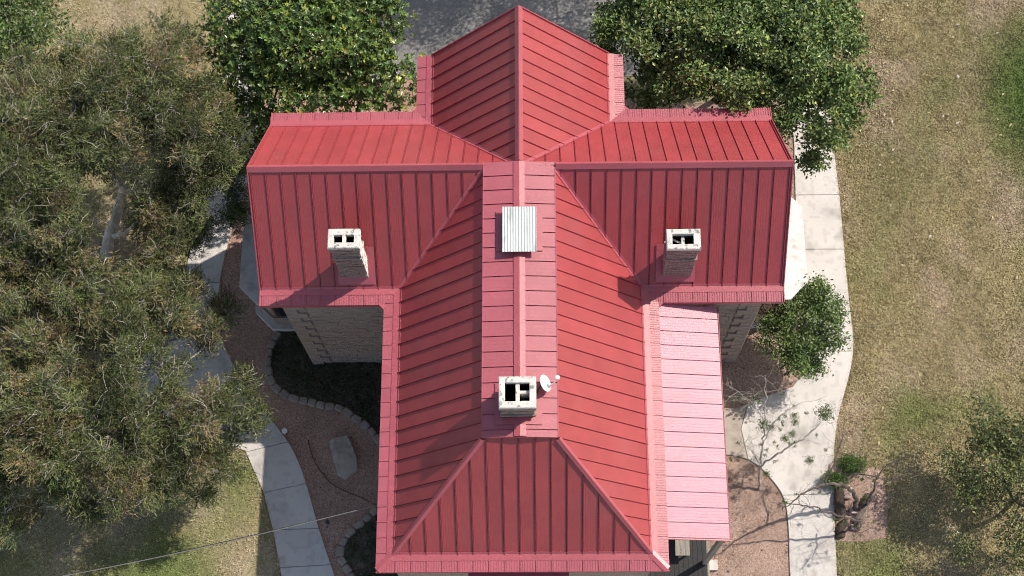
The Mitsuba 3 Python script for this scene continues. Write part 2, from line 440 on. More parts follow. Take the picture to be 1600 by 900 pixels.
gr = [blades(300000, 9.0, 18.5, -11, 13, 0.03, 0.085, 0.035), blades(140000, -19.5, -7, -11.5, 11.5, 0.03, 0.08, 0.035)]
def fringe(line, n, out):
    ls = LineString(line)
    t = rng.uniform(0, ls.length, n)
    p = np.array([ls.interpolate(q).coords[0] for q in t]) + rng.normal(0, 0.045, (n, 2)) + np.asarray(out) * 0.05
    a, b = rng.uniform(0, 2 * np.pi, n), rng.uniform(0, 2 * np.pi, n)
    h = rng.uniform(0.05, 0.13, n)
    v = np.empty((n, 3, 3))
    v[:, 0] = np.stack([p[:, 0] - np.cos(a) * 0.016, p[:, 1] - np.sin(a) * 0.016, h * 0], 1)
    v[:, 1] = np.stack([p[:, 0] + np.cos(a) * 0.016, p[:, 1] + np.sin(a) * 0.016, h * 0], 1)
    v[:, 2] = np.stack([p[:, 0] + np.cos(b) * h * 0.9, p[:, 1] + np.sin(b) * h * 0.9, h], 1)
    return v.reshape(-1, 3), np.arange(3 * n).reshape(-1, 3)


gr += [fringe(RP_R, 5200, (1, 0)), fringe(L_EDGE[:7], 2600, (-0.8, -0.4))]
tag(add('grass', cat(gr), 'grass_blade'), 'short dry and green grass blades covering the lawn', 'grass', kind='stuff')

# ------------------------------------------------------------------ the house
H = root('house', 'limestone house under a red standing seam metal roof', 'house')


def plane_frame(poly, d):
    p = np.asarray(poly, float)
    n = np.zeros(3)
    for i in range(len(p)):
        n += np.cross(p[i] - p[0], p[(i + 1) % len(p)] - p[0])
    n = unit(n)
    if n[2] < 0:
        n = -n
    d = unit(np.asarray(d, float) - n * np.dot(d, n))
    return np.cross(d, n), d, n


def on_plane(shape, a, d, n, o, h0, h1):
    out = []
    for q in polys(shape):
        m = trimesh.creation.extrude_polygon(q, h1 - h0, engine='earcut')
        M = np.eye(4)
        M[:3, 0], M[:3, 1], M[:3, 2] = a, d, n
        M[:3, 3] = o * n + n * h0
        m.apply_transform(M)
        out.append(m)
    return out


def panels(key, poly, d, seam, label=None, rib=0.036, lift=0.0, wide=0.012, minor=5, name='panel', mh=0.0025, gap=0.016, mw=0.022, paint='red_paint', tones=4):
    """standing seam pans over a planar polygon: seams run along d, one of them passes over the point `seam`"""
    p = np.asarray(poly, float)
    a, d, n = plane_frame(p, d)
    o = np.mean(p @ n)
    P = Polygon(np.stack([p @ a, p @ d], 1)).buffer(0)
    u0 = float(np.dot(seam, a))
    lo, _, hi, _ = P.bounds
    k0, k1 = math.floor((lo - u0) / SP), math.ceil((hi - u0) / SP)
    part = numbered(f'{H}__{key}')
    if label:
        tag(part, label)
    w0, w1 = P.bounds[1] - 1, P.bounds[3] + 1
    under = on_plane(P, a, d, n, o, lift - 0.040, lift - 0.022)
    add(f'{part}__deck', cat(under), 'underlay')
    made = 0
    for k in range(k0, k1):
        s = u0 + k * SP
        pan = P.intersection(sbox(s + gap, w0, s + SP - gap, w1))
        if pan.is_empty or pan.area < 0.004:
            continue
        j = prng.uniform(-0.0015, 0.0015)
        ms = on_plane(pan, a, d, n, o, lift - 0.020, lift + j)
        if s > lo + 0.02:
            ms += on_plane(P.intersection(sbox(s - wide / 2, w0, s + wide / 2, w1)), a, d, n, o, lift - 0.018, lift + rib)
        for i in range(minor):
            c = s + SP * (i + 1) / (minor + 1)
            ms += on_plane(P.intersection(sbox(c - mw / 2, w0, c + mw / 2, w1)), a, d, n, o, lift - 0.002, lift + mh)
        add(f'{part}__{name}', cat(ms), f'{paint}_{int(prng.integers(tones))}')
        made += 1
    return part


prng = np.random.default_rng(5)
YS = -7.806                                      # y of one seam on the east and west slopes
for s in (1, -1):
    panels('roof_slope', [V(s * 0.87, 0, ZR), V(s * W, 0, ZR), V(s * W, -YT, ZT), V(s * XT, -YT, ZT)], (0, -1, -1), V(s * 6.39, 0, 0), 'south slope of a wing roof', minor=5)
for s in (1, -1):
    panels('roof_slope', [V(s * 0.071, 0, ZR), V(s * W, 0, ZR), V(s * W, YT, ZT), V(s * XN, YT, ZT)], (0, 1, -1), V(s * 6.39, 0, 0), minor=4)
for s in (1, -1):
    panels('roof_slope', [V(s * CX, -0.051, ZC), V(s * CX, YC1, ZC), V(s * XT, -YM, ZT), V(s * XT, -YT, ZT)], (s, 0, -1), V(0, YS, 0), 'brightly lit right slope of the main roof' if s > 0 else 'shaded left slope of the main roof', minor=0)
panels('roof_slope', [V(-CX, YC1, ZC), V(CX, YC1, ZC), V(XT, -YM, ZT), V(-XT, -YM, ZT)], (0, -1, -1), V(-0.044, 0, 0), 'triangular hip slope at the near end', minor=5)
for s in (1, -1):
    panels('roof_slope', [V(0, YG, ZG), V(s * XN, YG, ZT), V(s * XN, YT, ZT), V(s * 0.071, 0, ZR), V(0, 0.0, ZG)], (s, 0, -1), V(0, 4.42, 0), minor=0)
for s in (1, -1):
    panels('ridge_deck', [V(0, YC0, ZCR), V(0, YC1 - 0.03, ZCR), V(s * (CX + 0.03), YC1 - 0.03, ZC), V(s * (CX + 0.03), YC0, ZC)], (s, 0, -0.1), V(0, -0.309, 0), lift=0.035, minor=3, paint='rose_sheen_paint', tones=2)
# turned-down edges of the low ridge deck
for s in (1, -1):
    add(f'{H}__ridge_deck__edge_trim', box(min(s * (CX + 0.015), s * (CX + 0.045)), max(s * (CX + 0.015), s * (CX + 0.045)), YC1 - 0.045, YC0 + 0.015, ZC - 0.05, ZC + 0.045), 'red_flashing')
for y in (YC1 - 0.045, YC0):
    pr_ = Polygon([(-CX - 0.013, ZC - 0.05), (CX + 0.013, ZC - 0.05), (CX + 0.013, ZC + 0.04), (0, ZCR + 0.038), (-CX - 0.013, ZC + 0.04)])
    m = trimesh.creation.extrude_polygon(pr_, 0.014, engine='earcut')
    m.apply_transform(np.array([[1, 0, 0, 0], [0, 0, -1, y + 0.0145], [0, 1, 0, 0], [0, 0, 0, 1.0]]))
    add(f'{H}__ridge_deck__edge_trim', m, 'red_flashing')

# eave bands of low slope all round
FL = 0.165                                        # width of the smooth flashing strip above the short panels


def band(p0, p1, q1, q0, d, seam, minor=5):
    """p0-p1 the foot of the steep slope, q0-q1 the eave"""
    p0, p1, q0, q1 = (np.asarray(x, float) for x in (p0, p1, q0, q1))
    t = FL / E
    panels('eave', [p0 + (q0 - p0) * (t - 0.02), p1 + (q1 - p1) * (t - 0.02), q1, q0], d, seam, rib=0.024, minor=minor, name='eave_panel', mh=0.010, gap=0.010, mw=0.034, paint='rose_sheen_paint', tones=2)
    a, dd, n = plane_frame([p0, p1, q1, q0], d)
    c = [p0 - dd * 0.0, p1 - dd * 0.0, p1 + (q1 - p1) * t, p0 + (q0 - p0) * t]
    P = Polygon([(x @ a, x @ dd) for x in c]).buffer(0)
    ms = on_plane(P, a, dd, n, np.mean([x @ n for x in c]), 0.002, 0.020)
    add(f'{H}__eave_flashing', cat(ms), 'red_flashing')
    # small upstand of the flashing on the steep slope
    e = unit(p1 - p0)
    up_ = unit(-dd + V(0, 0, 1.0))
    m = bar(p0 + up_ * 0.035 + n * 0.01, p1 + up_ * 0.035 + n * 0.01, 0.012, 0.075, up=up_)
    add(f'{H}__eave_flashing', m, 'red_flashing')
    add(f'{H}__fascia', bar(q0 - V(0, 0, 0.105) - dd * 0.018, q1 - V(0, 0, 0.105) - dd * 0.018, 0.026, 0.17), 'red_flashing')


for s in (1, -1):
    sx = lambda x, y, z: V(s * x, y, z)
    band(sx(XT, -YT, ZT), sx(W, -YT, ZT), sx(W, -YT - E, ZE), sx(XT + E, -YT - E, ZE), (0, -1, 0), V(s * 6.39, 0, 0))
    band(sx(XN, YT, ZT), sx(W, YT, ZT), sx(W, YT + E, ZE), sx(XN + E, YT + E, ZE), (0, 1, 0), V(s * 6.39, 0, 0))
    band(sx(XT, -YT, ZT), sx(XT, -YM, ZT), sx(XT + E, -YM - E, ZE), sx(XT + E, -YT - E, ZE), (s, 0, 0), V(0, YS, 0), minor=5 if s > 0 else 0)
    band(sx(XN, YT, ZT), sx(XN, YG, ZT), sx(XN + E, YG, ZE), sx(XN + E, YT + E, ZE), (s, 0, 0), V(0, 4.42, 0), minor=5 if s > 0 else 0)
    # chamfer plates in the inner corners
    for x, y, q in ((XT + E, -YT - E, -1), (XN + E, YT + E, 1)):
        tri = Polygon([(s * x, y), (s * (x + 0.13), y), (s * x, y + q * 0.13)])
        add(f'{H}__corner_plate', prism(tri, ZE - 0.19, ZE + 0.010), 'red_flashing')
band(V(-XT, -YM, ZT), V(XT, -YM, ZT), V(XT + E, -YM - E, ZE), V(-XT - E, -YM - E, ZE), (0, -1, 0), V(-0.044, 0, 0))


def fold_cap(key, p, q, n1, n2, w=0.14, lift=0.042, t=0.008):
    """a folded metal cap along the line p-q lying over the two slopes with normals n1, n2"""
    p, q = np.asarray(p, float), np.asarray(q, float)
    e = unit(q - p)
    ms = []
    apex = unit(n1 + n2) * (lift / np.dot(unit(n1 + n2), n1))
    for n, sg in ((n1, 1), (n2, -1)):
        o = np.cross(e, n)
        other = n2 if sg > 0 else n1
        if np.dot(o, other) > 0:
            o = -o
        v = []
        for r in (p, q):
            for off in (0, w):
                for h in (0, t):
                    v.append(r + apex + o * off + n * (h - (0 if off == 0 else 0.010)))
        v = np.array(v)
        f = trimesh.convex.convex_hull(v)
        ms.append(f)
        # turned-down outer lip
        v = np.array([r + apex + o * (w + dw) + n * h for r in (p, q) for dw in (-0.004, 0.006) for h in (-lift - 0.004, -0.002)])
        ms.append(trimesh.convex.convex_hull(v))
    return add(f'{H}__{key}', cat(ms), 'red_flashing')


nS, nN = unit(V(0, -(ZR - ZT) / YT, 1)), unit(V(0, (ZR - ZT) / YT, 1))
sm = (ZC - ZT) / (XT - CX)
nE, nW = unit(V(sm, 0, 1)), unit(V(-sm, 0, 1))
sg_ = (ZG - ZT) / XN
gE, gW = unit(V(sg_, 0, 1)), unit(V(-sg_, 0, 1))
nH = unit(V(0, -(ZC - ZT) / (YM + YC1), 1))
for s in (1, -1):
    fold_cap('ridge_cap', V(s * (CX + 0.05), 0, ZR), V(s * (W + 0.02), 0, ZR), nS, nN, 0.15)
fold_cap('ridge_cap', V(0, YC0 + 0.03, ZG), V(0, YG + 0.02, ZG), gE, gW, 0.15)
cE, cW = unit(V((ZCR - ZC) / CX, 0, 1)), unit(V(-(ZCR - ZC) / CX, 0, 1))
fold_cap('ridge_cap', V(0, YC0 + 0.005, ZCR + 0.033), V(0, YC1 - 0.03, ZCR + 0.033), cE, cW, 0.145, 0.036)
for s, n in ((1, nE), (-1, nW)):
    fold_cap('hip_cap', V(s * (CX + 0.03), YC1 - 0.06, ZC - 0.03), V(s * XT, -YM, ZT), n, nH, 0.085, 0.04)
    bn, bs = unit(V(s * (ZT - ZE) / E, 0, 1)), unit(V(0, -(ZT - ZE) / E, 1))
    fold_cap('hip_cap', V(s * (XT - 0.02), -YM + 0.02, ZT + 0.006), V(s * (XT + E - 0.05), -YM - E + 0.05, ZE + 0.006), bn, bs, 0.10, 0.03)


def valley(p, q, n1, n2, w=0.07):
    p, q = np.asarray(p, float), np.asarray(q, float)
    e = unit(q - p)
    ms = []
    for n, other in ((n1, n2), (n2, n1)):
        o = np.cross(e, n)
        if np.dot(o, other) < 0:
            o = -o
        if o[2] < 0:
            o = -o
        v = np.array([r + o * off + n * h for r in (p, q) for off in (0.0, w) for h in (0.004, 0.010)])
        ms.append(trimesh.convex.convex_hull(v))
    add(f'{H}__valley_flashing', cat(ms), 'red_flashing')


for s, n in ((1, nE), (-1, nW)):
    valley(V(s * (CX + 0.02), -0.07, ZC), V(s * XT, -YT, ZT), n, nS)
for s, n in ((1, gE), (-1, gW)):
    valley(V(s * 0.09, 0.02, ZR), V(s * XN, YT, ZT), n, nN)
for s in (1, -1):                                 # rake trims at the gable ends
    for y in (1, -1):
        n = nN if y > 0 else nS
        add(f'{H}__rake_trim', bar(V(s * (W + 0.012), 0, ZR) + n * -0.05, V(s * (W + 0.012), y * YT, ZT) + n * -0.05, 0.022, 0.20, up=n), 'red_flashing')
        add(f'{H}__rake_trim', bar(V(s * (W + 0.012), y * YT, ZT - 0.07), V(s * (W + 0.012), y * (YT + E), ZE - 0.07), 0.022, 0.20), 'red_flashing')
    add(f'{H}__rake_trim', bar(V(0, YG + 0.012, ZG) + (gE if s > 0 else gW) * -0.05, V(s * XN, YG + 0.012, ZT) + (gE if s > 0 else gW) * -0.05, 0.022, 0.20, up=gE if s > 0 else gW), 'red_flashing')

# walls
XW, YW = 6.66, 2.85
plan = unary_union([sbox(-XW, -YW, XW, YW), sbox(-3.42, -10.12, 3.42, 0), sbox(-2.62, 0, 2.62, 4.45)])
shell = plan.difference(plan.buffer(-0.4, join_style=2))
gab = []
for s in (1, -1):
    g = Polygon([(-YW, 5.90), (YW, 5.90), (2.50, 5.97), (0, 8.53), (-2.50, 5.97)])
    m = trimesh.creation.extrude_polygon(g, 0.4, engine='earcut')
    m.apply_transform(np.array([[0, 0, 1, s * XW - (0.4 if s > 0 else 0)], [1, 0, 0, 0], [0, 1, 0, 0], [0, 0, 0, 1.0]]))
    gab.append(m)
g = Polygon([(-2.62, 5.9), (2.62, 5.9), (2.55, 5.97), (0, 8.60), (-2.55, 5.97)])
m = trimesh.creation.extrude_polygon(g, 0.4, engine='earcut')
m.apply_transform(np.array([[1, 0, 0, 0], [0, 0, -1, 4.44], [0, 1, 0, 0], [0, 0, 0, 1.0]]))
gab.append(m)
wall_key = add(f'{H}__wall', prism(shell, -0.2, 5.9), 'limestone')
for m in gab:
    add(f'{H}__gable', m, 'limestone')
add(f'{H}__ceiling', prism(plan.buffer(0.05, join_style=2), 5.78, 5.80), 'dark_grey')
srng = np.random.default_rng(11)


def stone_face(x0, x1, y, nx, ny):
    """coursed stones standing a little proud of a south wall, leaving room for the quoins"""
    ms, z = [], 0.02
    while z < 5.75:
        h = srng.uniform(0.13, 0.24)
        x = x0
        while x < x1 - 0.05:
            ln = min(srng.uniform(0.25, 0.7), x1 - x)
            b = bevel_box(max(ln - 0.012, 0.03), 0.10, h - 0.012, 0.008)
            b.apply_translation((x + ln / 2, y + 0.05 - srng.uniform(0.008, 0.028), z + h / 2))
            ms.append(b)
            x += ln
        z += h
    return ms


st = stone_face(-XW + 0.62, -3.42, -YW, 0, 0) + stone_face(3.42, XW - 0.62, -YW, 0, 0)
k = add(f'{H}__wall__stone_course', cat(st), 'limestone')
tag(k, 'rough coursed limestone facing', kind='stuff')
for s in (-1, 1):
    for i in range(16):
        z = 0.04 + i * 0.36
        ln = 0.60 if i % 2 else 0.36
        b = bevel_box(ln, 0.36, 0.345, 0.014)
        b.apply_translation((s * (XW + 0.045 - ln / 2), -YW - 0.075 + 0.18, z + 0.17))
        add(f'{H}__wall__quoin', b, 'limestone')
        if i % 2 == 0:
            b = bevel_box(0.24, 0.10, 0.335, 0.01)
            b.apply_translation((s * (XW + 0.045 - 0.36 - 0.125), -YW + 0.045 - 0.015, z + 0.17))
            add(f'{H}__wall__stone', b, 'limestone')

# bay windows at both gable ends
for s in (1, -1):
    bay = numbered(f'{H}__bay_window')
    tag(bay, 'bay window with a sunlit white concrete roof' if s > 0 else 'bay window with a shaded grey concrete roof')

    def bp(x1, hy, c):
        return Polygon([(s * (XW - 0.02), -hy), (s * (x1 - c), -hy), (s * x1, -hy + c), (s * x1, hy - c), (s * (x1 - c), hy), (s * (XW - 0.02), hy)])
    add(f'{bay}__roof', cat([prism(bp(8.62, 1.8, 0.56), 2.66, 2.79), prism(bp(8.59, 1.77, 0.55), 2.79, 2.80)]), 'white_concrete')
    add(f'{bay}__cornice', prism(bp(8.54, 1.72, 0.55), 2.50, 2.66), 'brown_wood')
    add(f'{bay}__base', prism(bp(8.46, 1.64, 0.53), 0.3, 0.95), 'limestone')
    add(f'{bay}__wall', prism(bp(8.40, 1.58, 0.52), 0.95, 2.50), 'limestone')
    add(f'{bay}__plinth', prism(bp(8.62, 1.8, 0.6), -0.1, 0.30), 'concrete')
    for y in (-0.70, 0.0, 0.70):
        add(f'{bay}__window', box(min(s * 8.395, s * 8.43), max(s * 8.395, s * 8.43), y - 0.31, y + 0.31, 1.0, 2.45), 'brown_wood')
        add(f'{bay}__pane', box(min(s * 8.40, s * 8.436), max(s * 8.40, s * 8.436), y - 0.25, y + 0.25, 1.06, 2.39), 'window_glass')
    for y in (-1, 1):
        for xa in (6.78, 7.32):
            x0, x1 = sorted((s * xa, s * (xa + 0.48)))
            y0, y1 = sorted((y * 1.575, y * 1.615))
            add(f'{bay}__window', box(x0, x1, y0, y1, 1.0, 2.45), 'brown_wood')
            y0, y1 = sorted((y * 1.58, y * 1.622))
            add(f'{bay}__pane', box(x0 + 0.06, x1 - 0.06, y0, y1, 1.06, 2.39), 'window_glass')


# chimneys
def chimney(x0, x1, y0, y1, zb, zt, holes, label, oh=0.05, cap_t=0.13, sunlit_side=False, corbel=True):
    c = numbered(f'{H}__chimney')
    tag(c, label)
    r = np.random.default_rng(int(1000 * abs(x0)) + 7)
    inner = unary_union([sbox(*h) for h in holes])
    body = sbox(x0 + 0.02, y0 + 0.02, x1 - 0.02, y1 - 0.02).difference(inner)
    add(f'{c}__core', prism(body, zb, zt - cap_t), 'mortar')
    capp = sbox(x0 - oh, y0 - oh, x1 + oh, y1 + oh)
    m1 = prism(capp.difference(inner), zt - cap_t, zt - 0.015)
    m2 = prism(capp.buffer(-0.012, join_style=2).difference(inner), zt - 0.015, zt)
    add(f'{c}__cap', cat([m1, m2]), 'limewash')
    add(f'{c}__flue', prism(inner, zb, zb + 0.6), 'soot')
    lin = []
    for h in holes:
        lin.append(prism(sbox(*h).difference(sbox(h[0] + 0.012, h[1] + 0.012, h[2] - 0.012, h[3] - 0.012)), zb + 0.6, zt - cap_t - 0.05))
    add(f'{c}__flue_lining', cat(lin), 'soot')
    bricks, sunlit_bricks = [], []
    z, course = zb, 0
    while z < zt - cap_t - 0.02:
        h = min(0.068, zt - cap_t - z)
        out = 0.0
        if corbel:
            left = zt - cap_t - z
            out = 0.045 if left < 0.16 else (0.028 if left < 0.26 else 0.0)
            if 0.72 < left < 0.80:
                out = 0.035
        for face in range(4):
            a0, a1 = ((x0, x1) if face < 2 else (y0, y1))
            a = a0 - out - (0.10 if course % 2 else 0)
            while a < a1 + out:
                b0, b1 = max(a, a0 - out), min(a + 0.205, a1 + out)
                a += 0.215
                if b1 - b0 < 0.03:
                    continue
                pr = r.uniform(-0.004, 0.010) + out
                d = 0.05
                if face == 0:
                    bx = (b0, b1, y0 - pr, y0 + d)
                elif face == 1:
                    bx = (b0, b1, y1 - d, y1 + pr)
                elif face == 2:
                    bx = (x0 - pr, x0 + d, b0, b1)
                else:
                    bx = (x1 - d, x1 + pr, b0, b1)
                (sunlit_bricks if sunlit_side and face == 3 else bricks).append(box(*bx, z + 0.005, z + h - 0.005))
        z += 0.074
        course += 1
    k = add(f'{c}__brick', cat(bricks), 'chimney_brick')
    tag(k, 'courses of rough grey brown brick', kind='stuff')
    if sunlit_bricks:
        k = add(f'{c}__sunlit_brick', cat(sunlit_bricks), 'limewash')  # sunlight on the east face painted in with the white cap colour
        tag(k, 'brick side coloured white for the sun on it', kind='stuff')
    # red collar where the stack meets the roof
    return c


c1 = chimney(-4.96, -4.22, -2.30, -1.86, 6.0, 8.75, [(-4.86, -2.20, -4.63, -1.98), (-4.54, -2.20, -4.32, -1.98)], 'left chimney with two square flue openings', sunlit_side=True)
c2 = chimney(3.90, 4.69, -2.33, -1.86, 6.0, 8.52, [(4.00, -2.24, 4.56, -1.95)], 'right chimney with one wide opening')
add(f'{c2}__divider', box(4.25, 4.33, -2.22, -1.97, 8.0, 8.36), 'limewash')
add(f'{c2}__divider', bar(V(4.02, -1.98, 8.20), V(4.25, -2.12, 8.25), 0.05, 0.04), 'limewash')
c3 = chimney(-0.45, 0.36, -6.90, -6.21, 8.4, 9.78, [(-0.35, -6.78, 0.25, -6.31)], 'near centre chimney with a cross shaped divider')
add(f'{c3}__divider', box(-0.09, 0.01, -6.785, -6.305, 9.2, 9.70), 'limewash')
add(f'{c3}__divider', box(0.01, 0.255, -6.56, -6.49, 9.2, 9.66), 'limewash')
for k, (x0, x1, y0, y1, z) in enumerate(((-0.62, 0.55, -7.10, -6.02, ZC + 0.055),)):
    ring = sbox(x0, y0, x1, y1).difference(sbox(-0.47, -6.92, 0.38, -6.19))
    ms = []
    for q in (1, -1):
        a, d, n = plane_frame([V(0, 0, ZCR), V(0, -1, ZCR), V(q * CX, -1, ZC), V(q * CX, 0, ZC)], (q, 0, -0.1))
        half = ring.intersection(sbox(0, -20, 5, 5) if q > 0 else sbox(-5, -20, 0, 5))
        for g in polys(half):
            pts = np.array([[x, y, ZCR - (ZCR - ZC) * abs(x) / CX] for x, y in g.exterior.coords[:-1]])
            ms += on_plane(Polygon(np.stack([pts @ a, pts @ d], 1)), a, d, n, np.mean(pts @ n), 0.055, 0.075)
    add(f'{H}__chimney_saddle', cat(ms), 'red_flashing')
# square saddles of the two side chimneys, lying in the south slope
for x0, x1 in ((-5.06, -4.02), (3.72, 4.80)):
    a, d, n = plane_frame([V(0, 0, ZR), V(1, 0, ZR), V(1, -YT, ZT), V(0, -YT, ZT)], (0, -1, -1))
    zy = lambda y: ZR + y * (ZR - ZT) / YT
    pts = np.array([[x0, -1.62, zy(-1.62)], [x1, -1.62, zy(-1.62)], [x1, -2.42, zy(-2.42)], [x0, -2.42, zy(-2.42)]])
    add(f'{H}__chimney_saddle', cat(on_plane(Polygon(np.stack([pts @ a, pts @ d], 1)), a, d, n, np.mean(pts @ n), 0.030, 0.042)), 'red_flashing')

# roof vent with a corrugated lid on a red saddle
vt = numbered(f'{H}__roof_vent')
tag(vt, 'square vent box with a white corrugated lid')
ms = []
for q in (1, -1):
    a, d, n = plane_frame([V(0, 0, ZCR), V(0, -1, ZCR), V(q * CX, -1, ZC), V(q * CX, 0, ZC)], (q, 0, -0.1))
    pts = np.array([[x, y, ZCR - (ZCR - ZC) * abs(x) / CX] for x, y in ((0, -1.34), (q * 0.60, -1.34), (q * 0.60, -2.47), (0, -2.47))])
    ms += on_plane(Polygon(np.stack([pts @ a, pts @ d], 1)), a, d, n, np.mean(pts @ n), 0.050, 0.078)
add(f'{vt}__saddle', cat(ms), 'red_flashing')
add(f'{vt}__box', box(-0.36, 0.36, -2.44, -1.40, 8.70, 8.90), 'dark_metal')
nx = 12 * 8 + 1
xs = np.linspace(-0.435, 0.44, nx)
zs = 8.955 + 0.009 * np.cos((xs + 0.435) / 0.0729 * 2 * np.pi)
prof = Polygon(list(zip(xs, zs)) + list(zip(xs[::-1], zs[::-1] - 0.012)))
m = trimesh.creation.extrude_polygon(prof, 1.26, engine='earcut')
m.apply_transform(np.array([[1, 0, 0, 0], [0, 0, -1, -1.32], [0, 1, 0, 0], [0, 0, 0, 1.0]]))
add(f'{vt}__lid', m, 'galvanised')
add(f'{vt}__lid_edge', cat([box(-0.44, -0.425, -2.575, -1.325, 8.90, 8.945), box(0.43, 0.445, -2.575, -1.325, 8.90, 8.945)]), 'galvanised')

# porch on the right: low red roof on grey posts, dark deck
z1, z2 = 5.90, 5.56
panels('porch_roof', [V(3.70, -2.97, z1), V(5.46, -2.97, z2), V(5.48, -9.46, z2), V(3.70, -9.46, z1)], (1, 0, -0.15), V(0, YS, 0), 'low pitched pink looking porch roof', minor=4, mh=0.006, gap=0.009, mw=0.040, paint='mauve_sheen_paint', tones=2)
add(f'{H}__porch_roof__edge_trim', bar(V(5.49, -2.97, z2 - 0.04), V(5.49, -9.47, z2 - 0.04), 0.02, 0.11), 'red_flashing')
add(f'{H}__porch_roof__edge_trim', bar(V(3.72, -9.475, z1 - 0.04), V(5.50, -9.475, z2 - 0.04), 0.02, 0.11), 'red_flashing')
for y in (-9.30, -6.3, -3.3):
    add(f'{H}__porch_post', box(5.30, 5.43, y - 0.065, y + 0.065, 0.0, 5.55), 'grey_wood')
add(f'{H}__porch_beam', box(5.29, 5.44, -9.42, -3.0, 5.36, 5.55), 'grey_wood')
pk = numbered(f'{H}__porch_deck')
for i in range(14):
    x = 3.46 + i * 0.142
    add(f'{pk}__plank', box(x, x + 0.134, -10.9, -3.0, 0.52, 0.56), 'dark_grey')
add(f'{pk}__skirt', box(5.42, 5.50, -10.9, -3.0, -0.05, 0.558), 'grey_wood')
for y in (-9.30,):
    add(f'{H}__post_base', cat([box(5.52, 5.80, y - 0.16, y + 0.14, -0.05, 0.16)]), 'concrete')
add(f'{H}__entry_roof', box(-1.42, 1.22, -10.75, -10.11, 5.45, 5.52), 'red_flashing')

# ------------------------------------------------------------------ small things on and by the house
dish = root('satellite_dish', 'small white satellite dish beside the near centre chimney', 'satellite dish')
ax = unit(V(0.82, 0.10, 0.50))
s1 = unit(np.cross(ax, V(0, 0, 1))); s2 = np.cross(s1, ax)
cen = V(0.60, -6.12, 8.98)
rr, th = np.linspace(0, 1, 9), np.arange(32) * 2 * np.pi / 32
pts = [cen]
for r in rr[1:]:
    for t_ in th:
        pts.append(cen + s1 * 0.215 * r * np.cos(t_) + s2 * 0.25 * r * np.sin(t_) + ax * 0.05 * r * r)
f = [(0, 1 + i, 1 + (i + 1) % 32) for i in range(32)]
for q in range(7):
    for i in range(32):
        a_, b_ = 1 + q * 32 + i, 1 + q * 32 + (i + 1) % 32
        f += [(a_, a_ + 32, b_ + 32), (a_, b_ + 32, b_)]
pts = np.array(pts)
back = pts - ax * 0.012
f = np.array(f)
n0 = len(pts)
rim = [(n0 - 32 + i, n0 - 32 + (i + 1) % 32) for i in range(32)]
fr = []
for a_, b_ in rim:
    fr += [(a_, b_, b_ + n0), (a_, b_ + n0, a_ + n0)]
add(f'{dish}__reflector', (np.vstack([pts, back]), np.vstack([f, f[:, ::-1] + n0, np.array(fr)])), 'white_metal')
add(f'{dish}__arm', trimesh.Trimesh(*tube([cen - s2 * 0.24 + ax * 0.05, cen - s2 * 0.16 + ax * 0.22, cen + ax * 0.34 + V(0.02, 0.05, 0)], 0.014, 6), process=False), 'white_metal')
lnb = bevel_box(0.11, 0.10, 0.09, 0.015); lnb.apply_translation(cen + ax * 0.36 + V(0.03, 0.06, 0))
add(f'{dish}__feed_horn', lnb, 'white_metal')
add(f'{dish}__mount', trimesh.Trimesh(*tube([V(0.44, -6.30, 8.70), V(0.46, -6.25, 8.92), cen - ax * 0.03], 0.02, 8), process=False), 'dark_metal')

bench = root('bench', 'grey slatted wooden bench under the porch roof edge', 'bench')
for i in range(3):
    add(f'{bench}__slat', box(4.47 + i * 0.142, 4.47 + i * 0.142 + 0.134, -9.16, -8.2, 0.98, 1.02), 'grey_wood')
for x in (4.50, 4.83):
    for y in (-9.10, -8.26):
        add(f'{bench}__leg', box(x, x + 0.05, y, y + 0.05, 0.555, 0.98), 'grey_wood')

cab = spline([(-3.42, -8.33, 5.3), (-6.73, -9.0, 4.7), (-9.75, -9.61, 4.35), (-12.56, -10.13, 4.2), (-15.3, -10.63, 4.2), (-20.5, -11.5, 4.5)], 10)
tag(add('overhead_cable', trimesh.Trimesh(*tube(cab, 0.011, 6), process=False), 'grey_cable'), 'thin grey service cable crossing over the left path', 'cable')
cab2 = cab + V(0, 0.05, -0.09) * np.sin(np.linspace(0, 1, len(cab)) * np.pi)[:, None] * 1.0
tag(add('overhead_cable', trimesh.Trimesh(*tube(cab2[:24], 0.010, 5), process=False), 'black_cable'), 'darker second strand hanging under the grey service cable', 'cable')

rng = np.random.default_rng(21)
rk = trimesh.convex.convex_hull(np.array([(x, y, z) for (x, y), zz in zip([(-6.05, -5.47), (-5.92, -5.38), (-5.53, -5.30), (-5.38, -5.52), (-5.23, -5.93), (-5.15, -6.33), (-5.54, -6.65), (-5.76, -6.50), (-5.94, -5.95)], [0.30, 0.32, 0.33, 0.30, 0.26, 0.22, 0.24, 0.27, 0.31]) for z in (0, zz)]))
rk = rk.subdivide_to_size(0.05)
v = rk.vertices + (meshkit.fbm(rk.vertices * 5, 4)[:, None] - 0.5) * V(0.06, 0.06, 0.08)
tag(add('boulder', trimesh.Trimesh(v, rk.faces, process=False), 'boulder_stone', smooth=35), 'flat pale boulder lying on the shaded pink gravel', 'boulder')

